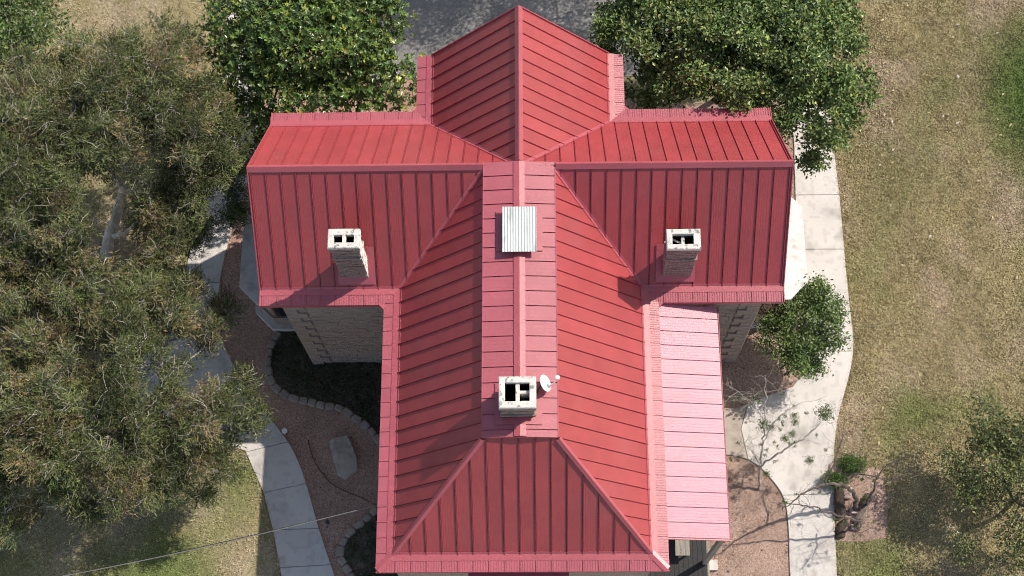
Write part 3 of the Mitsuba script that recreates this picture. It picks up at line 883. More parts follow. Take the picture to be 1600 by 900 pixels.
lamp = root('path_light', 'small path light at the edge of the curved path', 'path light')
add(f'{lamp}__post', trimesh.creation.cylinder(0.02, 0.42, sections=12).apply_translation((-7.44, -5.17, 0.21)), 'dark_metal')
cone = trimesh.creation.cylinder(0.085, 0.05, sections=20); cone.apply_translation((-7.44, -5.17, 0.44))
add(f'{lamp}__shade', cone, 'white_metal')
sp_ = root('path_light', 'black garden spotlight near the left bay window', 'path light')
add(f'{sp_}__housing', trimesh.creation.cylinder(0.07, 0.14, sections=16).apply_translation((-7.83, -1.2, 0.2)), 'dark_metal')
add(f'{sp_}__stake', trimesh.creation.cylinder(0.015, 0.2, sections=8).apply_translation((-7.83, -1.2, 0.08)), 'dark_metal')
sp_ = root('path_light', 'black garden spotlight beside the lower curved path', 'path light')
add(f'{sp_}__housing', trimesh.creation.cylinder(0.06, 0.13, sections=16).apply_translation((-6.02, -7.95, 0.16)), 'dark_metal')
add(f'{sp_}__stake', trimesh.creation.cylinder(0.015, 0.2, sections=8).apply_translation((-6.02, -7.95, 0.06)), 'dark_metal')

drip = spline([(-6.75, -5.35, 0.02), (-6.61, -5.86, 0.025), (-6.35, -6.32, 0.02), (-5.93, -6.77, 0.025), (-5.32, -7.07, 0.02), (-4.76, -7.33, 0.02)], 8)
tag(add('drip_hose', trimesh.Trimesh(*tube(drip, 0.010, 6), process=False), 'old_wood'), 'thin dark hose snaking over the gravel below the boulder', 'hose')


def border(line, label):
    key = root('stone_border', label, 'stone border')
    ls = LineString(line)
    s = 0.1
    r = np.random.default_rng(len(line))
    while s < ls.length - 0.1:
        ln = r.uniform(0.26, 0.36)
        p, q = ls.interpolate(s), ls.interpolate(s + ln * 0.9)
        ang = math.atan2(q.y - p.y, q.x - p.x) + r.uniform(-0.12, 0.12)
        m = rough_rock(r, (ln * 0.98, r.uniform(0.19, 0.25), r.uniform(0.16, 0.24)), 0.10, 2)
        M = trimesh.transformations.rotation_matrix(ang, (0, 0, 1))
        M[:3, 3] = ((p.x + q.x) / 2, (p.y + q.y) / 2, 0.05)
        m.apply_transform(M)
        add(f'{key}__stone', m, 'border_stone', smooth=40)
        s += ln + 0.015
    return key


border(e1, 'curved row of edging stones round the dark corner bed')
border(e2, 'curved row of edging stones round the lower left bed')


# ------------------------------------------------------------------ plants
def leaf_mesh(pos, axis, side, length, width, color, fold=0.25):
    """one folded leaf (four vertices, two triangles) per row"""
    n = len(pos)
    nrm = np.cross(axis, side)
    nrm /= np.linalg.norm(nrm, axis=1, keepdims=True) + 1e-9
    L, Wd = length[:, None], width[:, None]
    v = np.empty((n, 4, 3))
    v[:, 0] = pos
    v[:, 1] = pos + axis * L * 0.5 + side * Wd * 0.5 + nrm * Wd * fold
    v[:, 2] = pos + axis * L
    v[:, 3] = pos + axis * L * 0.5 - side * Wd * 0.5 + nrm * Wd * fold
    k = np.arange(n)[:, None] * 4
    f = np.concatenate([k + [0, 1, 2], k + [0, 2, 3]], 0)
    return v.reshape(-1, 3), f, np.repeat(color, 4, axis=0)


def rand_dirs(r, n, up=0.0):
    d = r.normal(size=(n, 3))
    d[:, 2] += up
    return d / (np.linalg.norm(d, axis=1, keepdims=True) + 1e-9)


def perp(r, d):
    q = r.normal(size=d.shape)
    q -= d * (q * d).sum(1, keepdims=True)
    return q / (np.linalg.norm(q, axis=1, keepdims=True) + 1e-9)


def tints(r, n, cols, weights, jit=0.18):
    cols = np.asarray(cols, float)
    c = cols[r.choice(len(cols), n, p=np.asarray(weights) / np.sum(weights))]
    return np.clip(c * (1 + r.normal(0, jit, (n, 1))) * (1 + r.normal(0, 0.06, (n, 3))), 0.004, 0.9)


def skeleton(r, base, top, clumps, bend=0.25):
    """branch network: trunk nodes, then each clump is joined to the nearest node already there"""
    trunk = spline([base, base + (top - base) * 0.5 + r.normal(0, 0.12, 3) * V(1, 1, 0), top], 4)
    P = [q for q in trunk]
    parent = [-1] + list(range(len(trunk) - 1))
    order = np.argsort(np.linalg.norm(clumps - top, axis=1))
    for i in order:
        c = clumps[i]
        A = np.array(P)
        d = np.linalg.norm(A - c, axis=1) + 0.35 * np.maximum(0, A[:, 2] - c[2]) + 0.12 * np.linalg.norm(A - top, axis=1)
        d[:2] += 3
        j = int(d.argmin())
        dist = np.linalg.norm(A[j] - c)
        n = max(2, int(dist / 0.35))
        off = r.normal(0, bend * 0.22, 3) * dist
        last = j
        for k in range(1, n + 1):
            t = k / n
            q = A[j] * (1 - t) + c * t + off * 4 * t * (1 - t) + (r.normal(0, 0.035, 3) if k < n else 0)
            P.append(q)
            parent.append(last)
            last = len(P) - 1
    P, parent = np.array(P), np.array(parent)
    area = np.zeros(len(P))
    kids = np.bincount(parent[parent >= 0], minlength=len(P))
    area[kids == 0] = 1.0
    for i in range(len(P) - 1, 0, -1):
        area[parent[i]] += area[i]
    return P, parent, area


def seg_mesh(P, Q, r0, r1, sides):
    d = Q - P
    d = d / (np.linalg.norm(d, axis=1, keepdims=True) + 1e-9)
    ref = np.where(np.abs(d[:, 2:]) < 0.8, [[0, 0, 1.0]], [[1.0, 0, 0]])
    a = np.cross(d, ref); a /= np.linalg.norm(a, axis=1, keepdims=True) + 1e-9
    b = np.cross(d, a)
    ang = np.arange(sides) * 2 * np.pi / sides
    ring = np.cos(ang)[None, :, None] * a[:, None] + np.sin(ang)[None, :, None] * b[:, None]
    v = np.concatenate([P[:, None] - d[:, None] * r0[:, None, None] * 0.3 + ring * r0[:, None, None], Q[:, None] + ring * r1[:, None, None]], 1)
    k = np.arange(sides); k2 = (k + 1) % sides
    one = np.concatenate([np.stack([k, k2, k2 + sides], 1), np.stack([k, k2 + sides, k + sides], 1)])
    f = (np.arange(len(P))[:, None, None] * 2 * sides + one[None]).reshape(-1, 3)
    return v.reshape(-1, 3), f


def clump_points(r, blobs, per, flat=0.75, shell=0.45):
    out = []
    for x, y, z, rad in blobs:
        n = max(3, int(per * rad ** 2.2))
        d = rand_dirs(r, n, 0.25)
        q = d * (r.uniform(shell ** 3, 1, n) ** (1 / 3))[:, None] * rad
        q[:, 2] *= flat
        out.append(q + V(x, y, z - 0.25 * rad))
    return np.vstack(out)


def tree(name, label, category, seed, base, blobs, per, leaves, tip, bark, leaf_bsdf, group=None, top=None, flat=0.75, power=2.1, twigs=0, shell=0.45, gaps=(), limbs=()):
    r = np.random.default_rng(seed)
    key = root(name, label, category, group)
    base = np.asarray(base, float)
    B = np.array(blobs)
    if top is None:
        top = V(*(0.55 * B[:, :2].mean(0) + 0.45 * base[:2]), B[:, 2].mean() * 0.55)
    cl = clump_points(r, blobs, per, flat, shell)
    for gx0, gy0, gx8, gy8, gr_ in gaps:           # openings in the crown
        t = cl[:, 2] / 8.0
        cl = cl[np.hypot(cl[:, 0] - gx0 - (gx8 - gx0) * t, cl[:, 1] - gy0 - (gy8 - gy0) * t) > gr_]
    P, par, area = skeleton(r, base, np.asarray(top, float), cl)
    rad = tip * area ** (1 / power)
    idx = np.arange(1, len(P))
    thick = rad[idx] > 0.045
    for part, sel, sides in (('trunk', thick, 8), ('branch', ~thick, 4)):
        i = idx[sel]
        if len(i):
            j = par[i]
            r0 = np.minimum(rad[j], rad[i] * 1.35)
            m = seg_mesh(P[j], P[i], r0, rad[i], sides)
            if part == 'branch' and twigs:
                n = len(cl) * twigs
                c0 = np.repeat(cl, twigs, axis=0)
                d0 = rand_dirs(r, n, 0.15)
                ms, q0, w0 = [m], c0, tip * 1.35
                for step in range(4):
                    q1 = q0 + d0 * r.uniform(0.07, 0.22, n)[:, None]
                    w1 = w0 * 0.76
                    ms.append(seg_mesh(q0, q1, np.full(n, w0), np.full(n, w1), 3))
                    d0 = d0 + r.normal(0, 0.42, (n, 3))
                    d0 /= np.linalg.norm(d0, axis=1, keepdims=True)
                    q0, w0 = q1, w1
                m = cat(ms)
            k = add(f'{key}__{part}', m, bark)
            if part == 'branch':
                tag(k, kind='stuff')
    for ln, ra, rb in limbs:
        p = spline(ln, 6)
        p[1:-1] += r.normal(0, 0.025, (len(p) - 2, 3))
        add(f'{key}__limb', trimesh.Trimesh(*tube(p, np.linspace(ra, rb, len(p)), 9), process=False), bark, smooth=60)
    v, f, c = leaves(r, cl, np.asarray(top, float))
    k = add(f'{key}__crown', (v, f), leaf_bsdf, color=c)
    tag(k, kind='stuff')
    return key


def loose_leaves(count, spread, length, width, cols, weights, up=0.5, flat=0.7):
    def fn(r, cl, top):
        n = len(cl) * count
        c = np.repeat(cl, count, axis=0)
        q = r.normal(0, 1, (n, 3)) * spread * V(1, 1, flat)
        pos = c + q
        ax = rand_dirs(r, n) + 0.6 * q / (np.linalg.norm(q, axis=1, keepdims=True) + 1e-9)
        ax /= np.linalg.norm(ax, axis=1, keepdims=True)
        nrm = rand_dirs(r, n, up * 2.2)
        side = np.cross(nrm, ax)
        side /= np.linalg.norm(side, axis=1, keepdims=True) + 1e-9
        tone = np.repeat(r.normal(1, 0.16, (len(cl), 1)), count, axis=0)
        col = tints(r, n, cols, weights) * tone
        return leaf_mesh(pos, ax, side, r.uniform(*length, n), r.uniform(*width, n), np.clip(col, 0.004, 0.9))
    return fn


def sprays(count, spread, length, width, cols, weights):
    """feathery shoots: each a short axis set with thin leaflets"""
    def fn(r, cl, top):
        n = len(cl) * count
        c = np.repeat(cl, count, axis=0)
        q = r.normal(0, 1, (n, 3)) * spread * V(1, 1, 0.55)
        out = c - top
        out[:, 2] *= 0.4
        out /= np.linalg.norm(out, axis=1, keepdims=True) + 1e-9
        axd = rand_dirs(r, n, 0.25) * 0.8 + out * 0.7
        axd /= np.linalg.norm(axd, axis=1, keepdims=True)
        tone = np.repeat(np.clip(r.normal(1, 0.26, (len(cl), 1)), 0.45, 1.7) * np.where(r.uniform(size=(len(cl), 1)) < 0.22, [[1.35, 1.1, 1.15]], [[0.92, 1.02, 0.9]]), count, axis=0)
        base = tints(r, n, cols, weights, 0.15) * tone
        vs, fs, cs, off = [], [], [], 0
        for k in range(5):
            t = 0.06 * k
            ax = axd * 0.95 + perp(r, axd) * 0.6
            ax /= np.linalg.norm(ax, axis=1, keepdims=True)
            side = perp(r, ax)
            side[:, 2] *= 0.35
            side -= ax * (side * ax).sum(1, keepdims=True)
            side /= np.linalg.norm(side, axis=1, keepdims=True) + 1e-9
            v, f, cc = leaf_mesh(c + q + axd * t, ax, side, r.uniform(*length, n), r.uniform(*width, n), np.clip(base * r.uniform(0.8, 1.25, (n, 1)), 0.004, 0.9), 0.15)
            vs.append(v); fs.append(f + off); cs.append(cc); off += len(v)
        return np.vstack(vs), np.vstack(fs), np.vstack(cs)
    return fn


def rosettes(per_clump, spread, nleaf, length, width, cols, weights):
    def fn(r, cl, top):
        n = len(cl) * per_clump
        c = np.repeat(cl, per_clump, axis=0) + r.normal(0, 1, (n, 3)) * spread * V(1, 1, 0.7)
        axd = c - top
        axd /= np.linalg.norm(axd, axis=1, keepdims=True) + 1e-9
        axd = axd * 0.8 + rand_dirs(r, n, 0.9) * 0.8
        axd /= np.linalg.norm(axd, axis=1, keepdims=True)
        u = perp(r, axd); w = np.cross(axd, u)
        tone = r.normal(1, 0.2, (n, 1))
        base = tints(r, n, cols, weights, 0.1) * tone
        vs, fs, cs, off = [], [], [], 0
        for k in range(nleaf):
            ang = 2 * np.pi * k / nleaf * 1.618 + r.uniform(0, 0.6, n)
            el = r.uniform(0.15, 1.0, n)
            ax = (u * np.cos(ang)[:, None] + w * np.sin(ang)[:, None]) * np.cos(el)[:, None] + axd * np.sin(el)[:, None]
            side = np.cross(axd, ax)
            side /= np.linalg.norm(side, axis=1, keepdims=True) + 1e-9
            v, f, cc = leaf_mesh(c - axd * 0.05 * r.uniform(0, 1.5, (n, 1)), ax, side, r.uniform(*length, n), r.uniform(*width, n), np.clip(base * r.uniform(0.8, 1.2, (n, 1)), 0.004, 0.9), 0.12)
            vs.append(v); fs.append(f + off); cs.append(cc); off += len(v)
        return np.vstack(vs), np.vstack(fs), np.vstack(cs)
    return fn


OLIVE = [(0.105, 0.122, 0.044), (0.078, 0.098, 0.038), (0.135, 0.135, 0.055), (0.16, 0.14, 0.090), (0.055, 0.074, 0.032)]
OW = [4, 3, 4, 3.2, 2]
A = [(-10.91, 4.17, 6.5, 1.6), (-12.42, 4.19, 6.5, 1.5), (-9.98, 2.75, 6.0, 1.6), (-11.03, 2.41, 7.5, 2.0), (-12.62, 2.28, 7.0, 1.6), (-9.75, 1.56, 5.0, 1.4), (-9.32, 0.53, 4.5, 1.0), (-10.5, 0.33, 5.0, 1.1), (-10.82, -0.88, 4.5, 1.1), (-9.4, 2.15, 5.5, 1.3), (-13.06, 1.28, 7.0, 1.4)]
B = [(-14.17, 2.91, 7.0, 1.6), (-14.11, 0.89, 7.0, 1.7), (-13.38, -0.68, 7.0, 1.6), (-14.17, -1.62, 6.5, 1.5), (-12.67, -2.02, 6.0, 1.4), (-13.83, -2.96, 6.0, 1.5), (-15.6, 0.5, 7.0, 1.8), (-15.8, -2.0, 6.5, 1.8)]
Cb = [(-13.25, -4.82, 6.0, 1.8), (-11.7, -4.47, 6.0, 1.6), (-10.53, -3.2, 5.5, 1.3), (-9.53, -2.66, 5.0, 1.0), (-8.96, -3.07, 4.5, 0.7), (-11.86, -6.15, 5.5, 1.6), (-10.48, -5.3, 5.0, 1.3), (-8.95, -5.73, 4.5, 1.1), (-7.85, -5.37, 4.5, 0.8), (-10.1, -6.53, 4.0, 1.1), (-8.85, -6.85, 4.0, 0.8), (-13.23, -6.5, 5.5, 1.6), (-11.69, -7.26, 4.5, 0.9), (-15.2, -5.6, 6.0, 1.8), (-13.5, -7.17, 4.5, 1.2), (-10.51, -7.17, 3.6, 0.8), (-14.36, -6.0, 5.0, 1.3), (-12.5, -8.04, 3.4, 0.6), (-9.49, -7.40, 3.2, 0.45), (-14.44, -8.07, 3.6, 0.8)]
GAPS = [(-13.79, 2.71, -11.08, -0.74, 0.9), (-13.75, 1.45, -11.05, -1.77, 0.75), (-10.29, 2.68, -8.24, -0.77, 0.5), (-12.19, -3.18, -9.78, -5.52, 0.45), (-9.68, -2.99, -7.75, -5.36, 0.55),
        (-11.39, -4.55, -9.14, -6.63, 0.35), (-14.85, 3.19, -11.94, -0.36, 0.4), (-10.41, -0.05, -8.34, -2.98, 0.35)]
LIMBS = [([(-13.76, 0.88, -0.1), (-13.38, 1.31, 0.9), (-12.89, 1.71, 1.8), (-12.58, 2.02, 2.6)], 0.20, 0.13),
         ([(-12.58, 2.02, 2.6), (-12.63, 2.4, 3.6), (-12.87, 2.94, 4.6), (-13.1, 3.5, 5.6)], 0.11, 0.04),
         ([(-12.58, 2.02, 2.6), (-12.1, 2.2, 3.3), (-11.78, 2.45, 3.8), (-11.45, 2.75, 4.8)], 0.11, 0.04),
         ([(-13.3, 1.3, 0.9), (-12.8, 1.0, 1.6), (-12.2, 1.0, 2.2), (-11.6, 1.3, 2.8)], 0.08, 0.03)]
feather = sprays(92, 0.19, (0.09, 0.16), (0.020, 0.034), OLIVE, OW)
tree('feathery_tree', 'olive leaved tree with a forked grey trunk at the upper left', 'tree', 31, (-13.76, 0.88, 0), A, 14, feather, 0.0085, 'pale_bark', 'dull_leaf', 'olive trees left of the house', gaps=GAPS, limbs=LIMBS, twigs=7, top=(-12.58, 2.02, 2.6))
tree('feathery_tree', 'olive leaved tree with bare grey twigs at the left picture edge', 'tree', 32, (-15.8, -0.9, 0), B, 14, feather, 0.0085, 'pale_bark', 'dull_leaf', 'olive trees left of the house', gaps=GAPS, twigs=7)
tree('feathery_tree', 'olive leaved tree reaching over the curved path at the lower left', 'tree', 33, (-13.4, -5.9, 0), Cb, 14, feather, 0.0085, 'pale_bark', 'dull_leaf', 'olive trees left of the house', gaps=GAPS, twigs=7)
D = [(-15.77, 7.17, 5.0, 1.3), (-14.82, 7.0, 4.5, 0.7), (-16.06, 6.17, 5.0, 0.9), (-16.11, 8.22, 5.0, 1.5), (-17.5, 7.6, 5.5, 1.6)]
GREEN = [(0.095, 0.155, 0.040), (0.125, 0.19, 0.046), (0.072, 0.12, 0.038), (0.18, 0.235, 0.062)]
tree('shade_tree', 'green tree cut off by the upper left picture corner', 'tree', 34, (-17.2, 7.6, 0), D, 22, loose_leaves(80, 0.22, (0.10, 0.15), (0.05, 0.075), GREEN, [4, 3, 3, 1]), 0.007, 'grey_bark', 'soft_leaf', twigs=2)
mag = [(-6.55, 5.46, 6.0, 1.9), (-7.93, 6.14, 6.0, 1.6), (-5.27, 5.4, 5.5, 1.4), (-4.45, 4.68, 5.0, 0.9), (-4.35, 6.01, 5.0, 0.8), (-8.64, 4.96, 5.0, 1.2), (-7.42, 4.17, 5.0, 1.2), (-5.77, 4.76, 4.5, 1.0), (-8.39, 3.95, 4.0, 0.9), (-8.77, 3.67, 3.0, 0.6), (-9.11, 6.08, 5.0, 0.9), (-9.07, 4.1, 5.0, 0.8), (-6.65, 7.45, 6.0, 1.8), (-4.93, 6.62, 5.5, 1.2), (-3.77, 4.95, 4.5, 0.6), (-3.75, 4.62, 3.6, 0.42), (-4.15, 6.6, 5.5, 0.75), (-8.2, 8.0, 5.5, 1.6)]
MAG = [(0.085, 0.150, 0.030), (0.058, 0.105, 0.026), (0.16, 0.23, 0.040), (0.26, 0.28, 0.044)]
tree('glossy_tree', 'dark glossy broadleaf tree behind the left wing', 'tree', 35, (-6.9, 6.4, 0), mag, 19, rosettes(17, 0.215, 8, (0.09, 0.175), (0.045, 0.075), MAG, [5, 4, 2, 0.6]), 0.008, 'dark_bark', 'glossy_leaf', shell=0.55)
oak = [(3.37, 6.35, 5.0, 1.2), (4.7, 5.41, 6.0, 1.7), (6.31, 4.89, 6.5, 1.9), (7.81, 4.98, 6.5, 1.8), (9.01, 4.82, 6.0, 1.4), (10.02, 4.28, 5.0, 0.8), (9.35, 3.48, 4.5, 1.0), (8.07, 3.72, 5.5, 1.3), (6.49, 4.65, 5.0, 1.0), (4.73, 5.16, 4.5, 1.0), (9.15, 3.0, 3.5, 0.5), (9.03, 2.74, 3.0, 0.30), (5.52, 6.61, 6.0, 1.6), (7.81, 6.57, 6.0, 1.6), (9.62, 6.48, 5.0, 0.7), (2.75, 6.2, 4.5, 0.5), (3.82, 5.27, 3.5, 0.7), (4.2, 8.0, 6.0, 1.6), (6.2, 8.4, 6.5, 1.8), (8.4, 8.2, 6.0, 1.6)]
OAK = [(0.120, 0.185, 0.048), (0.085, 0.138, 0.040), (0.185, 0.25, 0.066), (0.27, 0.30, 0.07), (0.105, 0.18, 0.054)]
tree('oak_tree', 'dense round green oak behind the right wing', 'tree', 36, (6.6, 6.4, 0), oak, 20, loose_leaves(125, 0.155, (0.10, 0.16), (0.06, 0.09), OAK, [4, 4, 3, 1.2, 2], up=0.8), 0.007, 'grey_bark', 'soft_leaf', shell=0.6)
far_oak = [(0.2, 12.3, 6.0, 1.9), (2.6, 12.6, 6.5, 2.1), (5.2, 12.4, 6.5, 2.0), (-1.6, 13.2, 6.0, 1.7), (1.2, 14.2, 6.5, 2.0), (4.0, 14.4, 6.5, 2.0), (6.8, 10.6, 6.0, 1.6), (4.4, 10.8, 6.5, 1.5)]
tree('oak_tree', 'oak standing behind the driveway that throws the dappled shade', 'tree', 37, (2.6, 13.2, 0), far_oak, 24, loose_leaves(58, 0.22, (0.08, 0.12), (0.045, 0.065), OAK, [4, 4, 2, 0.6, 2]), 0.007, 'grey_bark', 'soft_leaf')
bush = [(8.73, -1.51, 2.7, 0.5), (9.3, -1.89, 2.4, 0.38), (8.60, -2.0, 2.5, 0.72), (8.0, -2.67, 2.2, 0.75), (9.0, -2.71, 2.3, 0.66), (8.37, -3.38, 2.0, 0.56), (7.77, -2.3, 2.0, 0.45), (8.88, -3.5, 1.5, 0.38), (9.45, -2.27, 2.5, 0.26)]
tree('green_shrub', 'rounded green shrub tree beside the right path', 'shrub', 38, (8.6, -3.1, 0), bush, 60, loose_leaves(110, 0.13, (0.075, 0.12), (0.04, 0.06), GREEN, [4, 3, 2, 0.8]), 0.006, 'grey_bark', 'soft_leaf', shell=0.5)
br = [(13.56, -5.61, 2.7, 0.75), (13.72, -6.66, 2.7, 0.95), (12.92, -6.94, 2.3, 0.65), (14.42, -6.19, 2.7, 0.9), (14.6, -7.2, 2.6, 0.9), (13.27, -7.8, 1.9, 0.5), (14.31, -8.85, 2.0, 0.7), (13.77, -7.49, 2.2, 0.6), (14.01, -9.33, 1.6, 0.6), (13.23, -6.28, 2.3, 0.5), (15.22, -6.38, 2.7, 1.0), (15.07, -8.54, 2.3, 0.9), (12.80, -7.55, 1.9, 0.45), (13.05, -8.85, 1.5, 0.45), (12.6, -6.5, 2.2, 0.4)]
tree('thin_tree', 'thin crowned green tree at the lower right edge', 'tree', 39, (14.45, -7.83, 0), br, 24, loose_leaves(72, 0.18, (0.075, 0.12), (0.042, 0.065), [(0.10, 0.135, 0.04), (0.075, 0.105, 0.034), (0.16, 0.19, 0.05), (0.27, 0.25, 0.06)], [4, 4, 2, 0.3]), 0.009, 'dark_bark', 'soft_leaf', top=(14.55, -7.5, 1.7), twigs=1)


# two nearly bare small trees on the right
def stem_set(r, lines, twigs, r0):
    ms, tips = [], []
    for ln, ra, rb in lines:
        p = spline(ln, 7)
        p[1:-1] += r.normal(0, 0.02, (len(p) - 2, 3))
        ms.append(tube(p, np.linspace(ra, rb, len(p)), 7))
        for k in range(twigs):
            i = int(r.integers(len(p) // 3, len(p)))
            d = rand_dirs(r, 1, 0.35)[0]
            n = 5
            ln_ = r.uniform(0.3, 0.95)
            q = [p[i]]
            for _ in range(n):
                d = unit(d + r.normal(0, 0.28, 3))
                q.append(q[-1] + d * ln_ / n)
            ms.append(tube(np.array(q), np.linspace(r0, r0 * 0.35, n + 1), 4))
            tips.append(q[-1])
            for _ in range(2):
                b0 = q[int(r.integers(2, n))]
                dd = unit(d + r.normal(0, 0.7, 3))
                b1 = b0 + dd * r.uniform(0.12, 0.35)
                ms.append(tube(np.array([b0, (b0 + b1) / 2 + r.normal(0, 0.012, 3), b1]), np.array([r0 * 0.6, r0 * 0.45, r0 * 0.3]), 3))
                tips.append(b1)
    return cat(ms), np.array(tips)


def tuft_leaves(r, tufts, per=420, length=(0.045, 0.085), width=(0.016, 0.03), cols=None, weights=None):
    cols = cols or [(0.07, 0.12, 0.025), (0.11, 0.16, 0.03), (0.05, 0.08, 0.022)]
    V_, F_, C_, off = [], [], [], 0
    for x, y, z, rad in tufts:
        n = int(per * (rad / 0.2) ** 2) + 12
        q = r.normal(0, 1, (n, 3)) * rad * 0.5
        ax = rand_dirs(r, n, 0.3)
        v, f, c = leaf_mesh(V(x, y, z) + q, ax, perp(r, ax), r.uniform(*length, n), r.uniform(*width, n), tints(r, n, cols, weights or [3, 2, 2]), 0.15)
        V_.append(v); F_.append(f + off); C_.append(c); off += len(v)
    return np.vstack(V_), np.vstack(F_), np.vstack(C_)


r = np.random.default_rng(51)
key = root('bare_sapling', 'thin nearly bare sapling beside the porch roof', 'sapling')
m, tips = stem_set(r, [([(7.22, -7.01, 0), (7.13, -6.53, 1.0), (7.09, -5.98, 2.0), (7.06, -5.26, 3.0), (7.0, -4.47, 3.6)], 0.042, 0.010),
                       ([(7.17, -6.49, 1.0), (7.83, -6.13, 1.8), (8.36, -5.86, 2.3), (8.66, -5.61, 2.8)], 0.032, 0.010),
                       ([(7.09, -5.98, 2.0), (7.58, -5.33, 2.5), (8.07, -5.08, 3.0)], 0.022, 0.008),
                       ([(7.13, -5.49, 2.4), (6.62, -5.01, 2.8), (6.21, -4.73, 3.2)], 0.018, 0.007),
                       ([(7.15, -6.6, 0.9), (6.8, -6.2, 1.7), (6.4, -6.1, 2.3)], 0.02, 0.008)], 26, 0.0062)
add(f'{key}__stem', m, 'grey_bark')
tu = [(7.27, -6.77, 1.2, 0.10), (7.09, -5.56, 2.3, 0.19), (8.05, -5.2, 2.0, 0.10), (8.84, -5.27, 2.6, 0.26), (7.97, -5.75, 2.0, 0.13), (7.31, -5.62, 2.3, 0.10), (8.52, -6.45, 1.5, 0.13), (8.0, -5.5, 2.4, 0.12), (7.75, -5.9, 2.0, 0.12)]
tu += [(*t, 0.04) for t in tips[::14]]
v, f, c = tuft_leaves(r, tu)
tag(add(f'{key}__crown', (v, f), 'soft_leaf', color=c), kind='stuff')

key = root('gnarled_tree', 'gnarled bare tree leaning from its gravel pad over the right path', 'tree')
m, tips = stem_set(r, [([(10.06, -7.71, 0), (9.92, -7.38, 0.8), (9.47, -7.17, 1.5), (8.84, -7.27, 2.0), (8.01, -7.66, 2.3), (7.45, -8.11, 2.4)], 0.08, 0.014),
                       ([(10.11, -7.81, 0), (10.09, -8.11, 0.6), (9.08, -7.99, 1.4), (7.86, -7.83, 2.0), (7.18, -7.83, 2.2)], 0.045, 0.010),
                       ([(10.18, -7.62, 0.1), (10.42, -7.3, 0.9), (10.6, -6.83, 1.4), (11.1, -6.5, 1.8)], 0.05, 0.010),
                       ([(8.84, -7.27, 2.0), (9.06, -6.73, 2.3), (9.2, -6.32, 2.6), (9.3, -5.7, 2.9)], 0.026, 0.008),
                       ([(9.47, -7.17, 1.5), (9.9, -6.9, 1.7), (10.6, -7.1, 1.9), (11.2, -7.0, 2.0)], 0.026, 0.008),
                       ([(9.6, -7.95, 1.1), (9.8, -8.3, 1.5), (9.6, -8.7, 1.9)], 0.02, 0.008)], 17, 0.007)
add(f'{key}__stem', m, 'dark_bark')
v, f, c = tuft_leaves(r, [(*t, 0.035) for t in tips[::12]] + [(10.3, -7.4, 0.5, 0.10)])
tag(add(f'{key}__crown', (v, f), 'soft_leaf', color=c), kind='stuff')

for i, (x, y, z, rad, lab) in enumerate([(10.05, -6.30, 0.3, 0.30, 'low green bush on the upper edge of the gravel pad'), (9.5, -6.78, 0.3, 0.25, 'bright green leafy bush between path and gravel pad')]):
    key = root('low_bush', lab, 'bush')
    v, f, c = tuft_leaves(r, [(x, y, z, rad), (x + 0.22, y - 0.04, z, rad * 0.7), (x - 0.2, y + 0.06, z, rad * 0.7)], per=700, length=(0.05, 0.10), width=(0.018, 0.035), cols=[(0.06, 0.12, 0.02), (0.11, 0.19, 0.03), (0.04, 0.08, 0.02)])
    tag(add(f'{key}__leaves', (v, f), 'soft_leaf', color=c), kind='stuff')
    st_ = [tube(np.array([(x, y, 0), (x + r.normal(0, 0.1), y + r.normal(0, 0.1), 0.2), (x + r.normal(0, 0.2), y + r.normal(0, 0.2), 0.4)]), np.array([0.012, 0.009, 0.004]), 5) for _ in range(7)]
    add(f'{key}__stem', cat(st_), 'grey_bark')


def log_mesh(p, q, rad, r, hollow=True):
    n = 14
    line = spline([p, (np.asarray(p) + q) / 2 + r.normal(0, 0.05, 3), q], 6)
    v, f = tube(line, rad * (1 + 0.12 * r.normal(size=len(line))), n)
    v = v + (meshkit.fbm(v * 7, 3)[:, None] - 0.5) * 0.10
    return trimesh.Trimesh(v, f, process=False)


for a_, b_, rad, mat, lab in (((9.55, -8.50, 0.08), (9.80, -8.02, 0.12), 0.13, 'old_wood', 'dark rotten log at the lower left of the gravel pad'),
                              ((9.62, -7.85, 0.12), (9.62, -7.10, 0.14), 0.14, 'old_wood', 'dark log lying along the path edge of the gravel pad'),
                              ((10.05, -8.25, 0.10), (10.55, -7.25, 0.14), 0.12, 'dark_bark', 'grey weathered log on the right of the gravel pad')):
    tag(add('log', log_mesh(a_, b_, rad, r), mat, smooth=50), lab, 'log')
for (x, y, sx, sy, lab) in ((9.82, -7.12, 0.42, 0.38, 'largest pink flat stone in the gravel pad'), (9.58, -6.38, 0.38, 0.30, 'pink stone between the two green bushes'), (10.0, -8.18, 0.22, 0.16, 'small pink stone beside the dark rotten log'), (10.02, -7.70, 0.24, 0.18, 'small pink stone in the middle of the gravel pad')):
    m = rough_rock(r, (sx, sy, 0.16), 0.14, 3)
    m.apply_translation((x, y, 0.09))
    tag(add('stone', m, 'pink_stone', smooth=40), lab, 'stone')

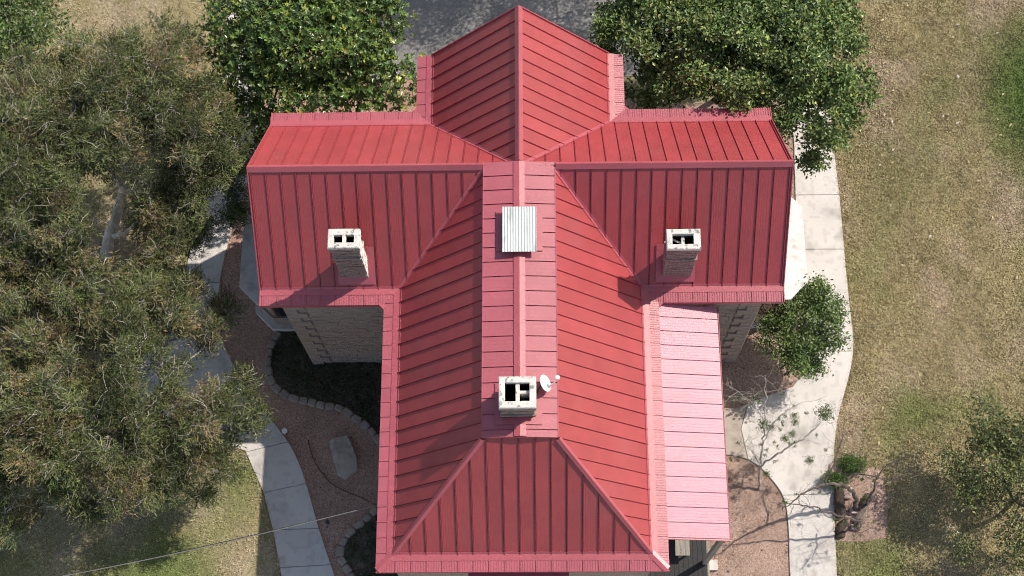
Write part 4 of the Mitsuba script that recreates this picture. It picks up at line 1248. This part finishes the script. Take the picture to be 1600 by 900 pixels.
# low plants in the dark beds
r = np.random.default_rng(61)
gx, gy = r.uniform(-8.2, -3.3, 2600), r.uniform(-10.4, -1.0, 2600)
ok = shapely.contains_xy(unary_union([bed1, bed2]).buffer(-0.15), gx, gy)
gx, gy = gx[ok], gy[ok]
n = len(gx) * 14
px = np.repeat(gx, 14) + r.normal(0, 0.06, n); py = np.repeat(gy, 14) + r.normal(0, 0.06, n)
ax = rand_dirs(r, n, 0.8)
v, f, c = leaf_mesh(np.stack([px, py, r.uniform(0.03, 0.14, n)], 1), ax, perp(r, ax), r.uniform(0.05, 0.11, n), r.uniform(0.02, 0.04, n), tints(r, n, [(0.05, 0.08, 0.03), (0.07, 0.11, 0.038), (0.06, 0.056, 0.04)], [3, 2, 2]))
tag(add('ground_cover', (v, f), 'soft_leaf', color=c), 'low dark green ground cover filling the shaded beds', 'ground cover', kind='stuff')

# leaf litter on gravel and paths
n = 3200
lx, ly = r.uniform(-10, 11.2, n), r.uniform(-10.5, 7, n)
ok = shapely.contains_xy(unary_union([gravel_l, gravel_r, pad, path_r.buffer(0.25).difference(path_r)]), lx, ly) & ~shapely.contains_xy(house_area, lx, ly)
lx, ly = lx[ok], ly[ok]
n = len(lx)
ax = rand_dirs(r, n); ax[:, 2] *= 0.2
ax /= np.linalg.norm(ax, axis=1, keepdims=True)
sd = np.cross(rand_dirs(r, n, 3.0), ax); sd /= np.linalg.norm(sd, axis=1, keepdims=True) + 1e-9
v, f, c = leaf_mesh(np.stack([lx, ly, np.full(n, 0.035)], 1), ax, sd, r.uniform(0.03, 0.08, n), r.uniform(0.015, 0.04, n), tints(r, n, [(0.10, 0.06, 0.035), (0.26, 0.18, 0.10), (0.05, 0.035, 0.025)], [3, 2, 3]))
tag(add('leaf_litter', (v, f), 'dry_leaf', color=c), 'small brown dead leaves scattered over the gravel', 'leaf litter', kind='stuff')

# pale fallen leaves on the right lawn
for i in range(46):
    while True:
        x, y = r.uniform(10.6, 17.5), r.uniform(-6, 10)
        if r.uniform() < (0.9 if y > 2 else 0.25):
            break
    a_ = r.uniform(0, 2 * np.pi)
    ax = V(math.cos(a_), math.sin(a_), r.uniform(-0.1, 0.2))[None]
    ax /= np.linalg.norm(ax)
    sd = np.cross(V(*r.normal(0, 0.25, 2), 1.0)[None], ax); sd /= np.linalg.norm(sd)
    v, f, c = leaf_mesh(V(x, y, 0.085)[None], ax, sd, np.array([r.uniform(0.10, 0.17)]), np.array([r.uniform(0.05, 0.085)]), np.array([(0.62, 0.52, 0.30) if r.uniform() < 0.6 else (0.70, 0.66, 0.60)]), 0.3)
    tag(add('fallen_leaf', (v, f), 'dry_leaf', color=c), 'pale fallen leaf lying on the dry right lawn', 'leaf', 'pale leaves scattered on the right lawn')
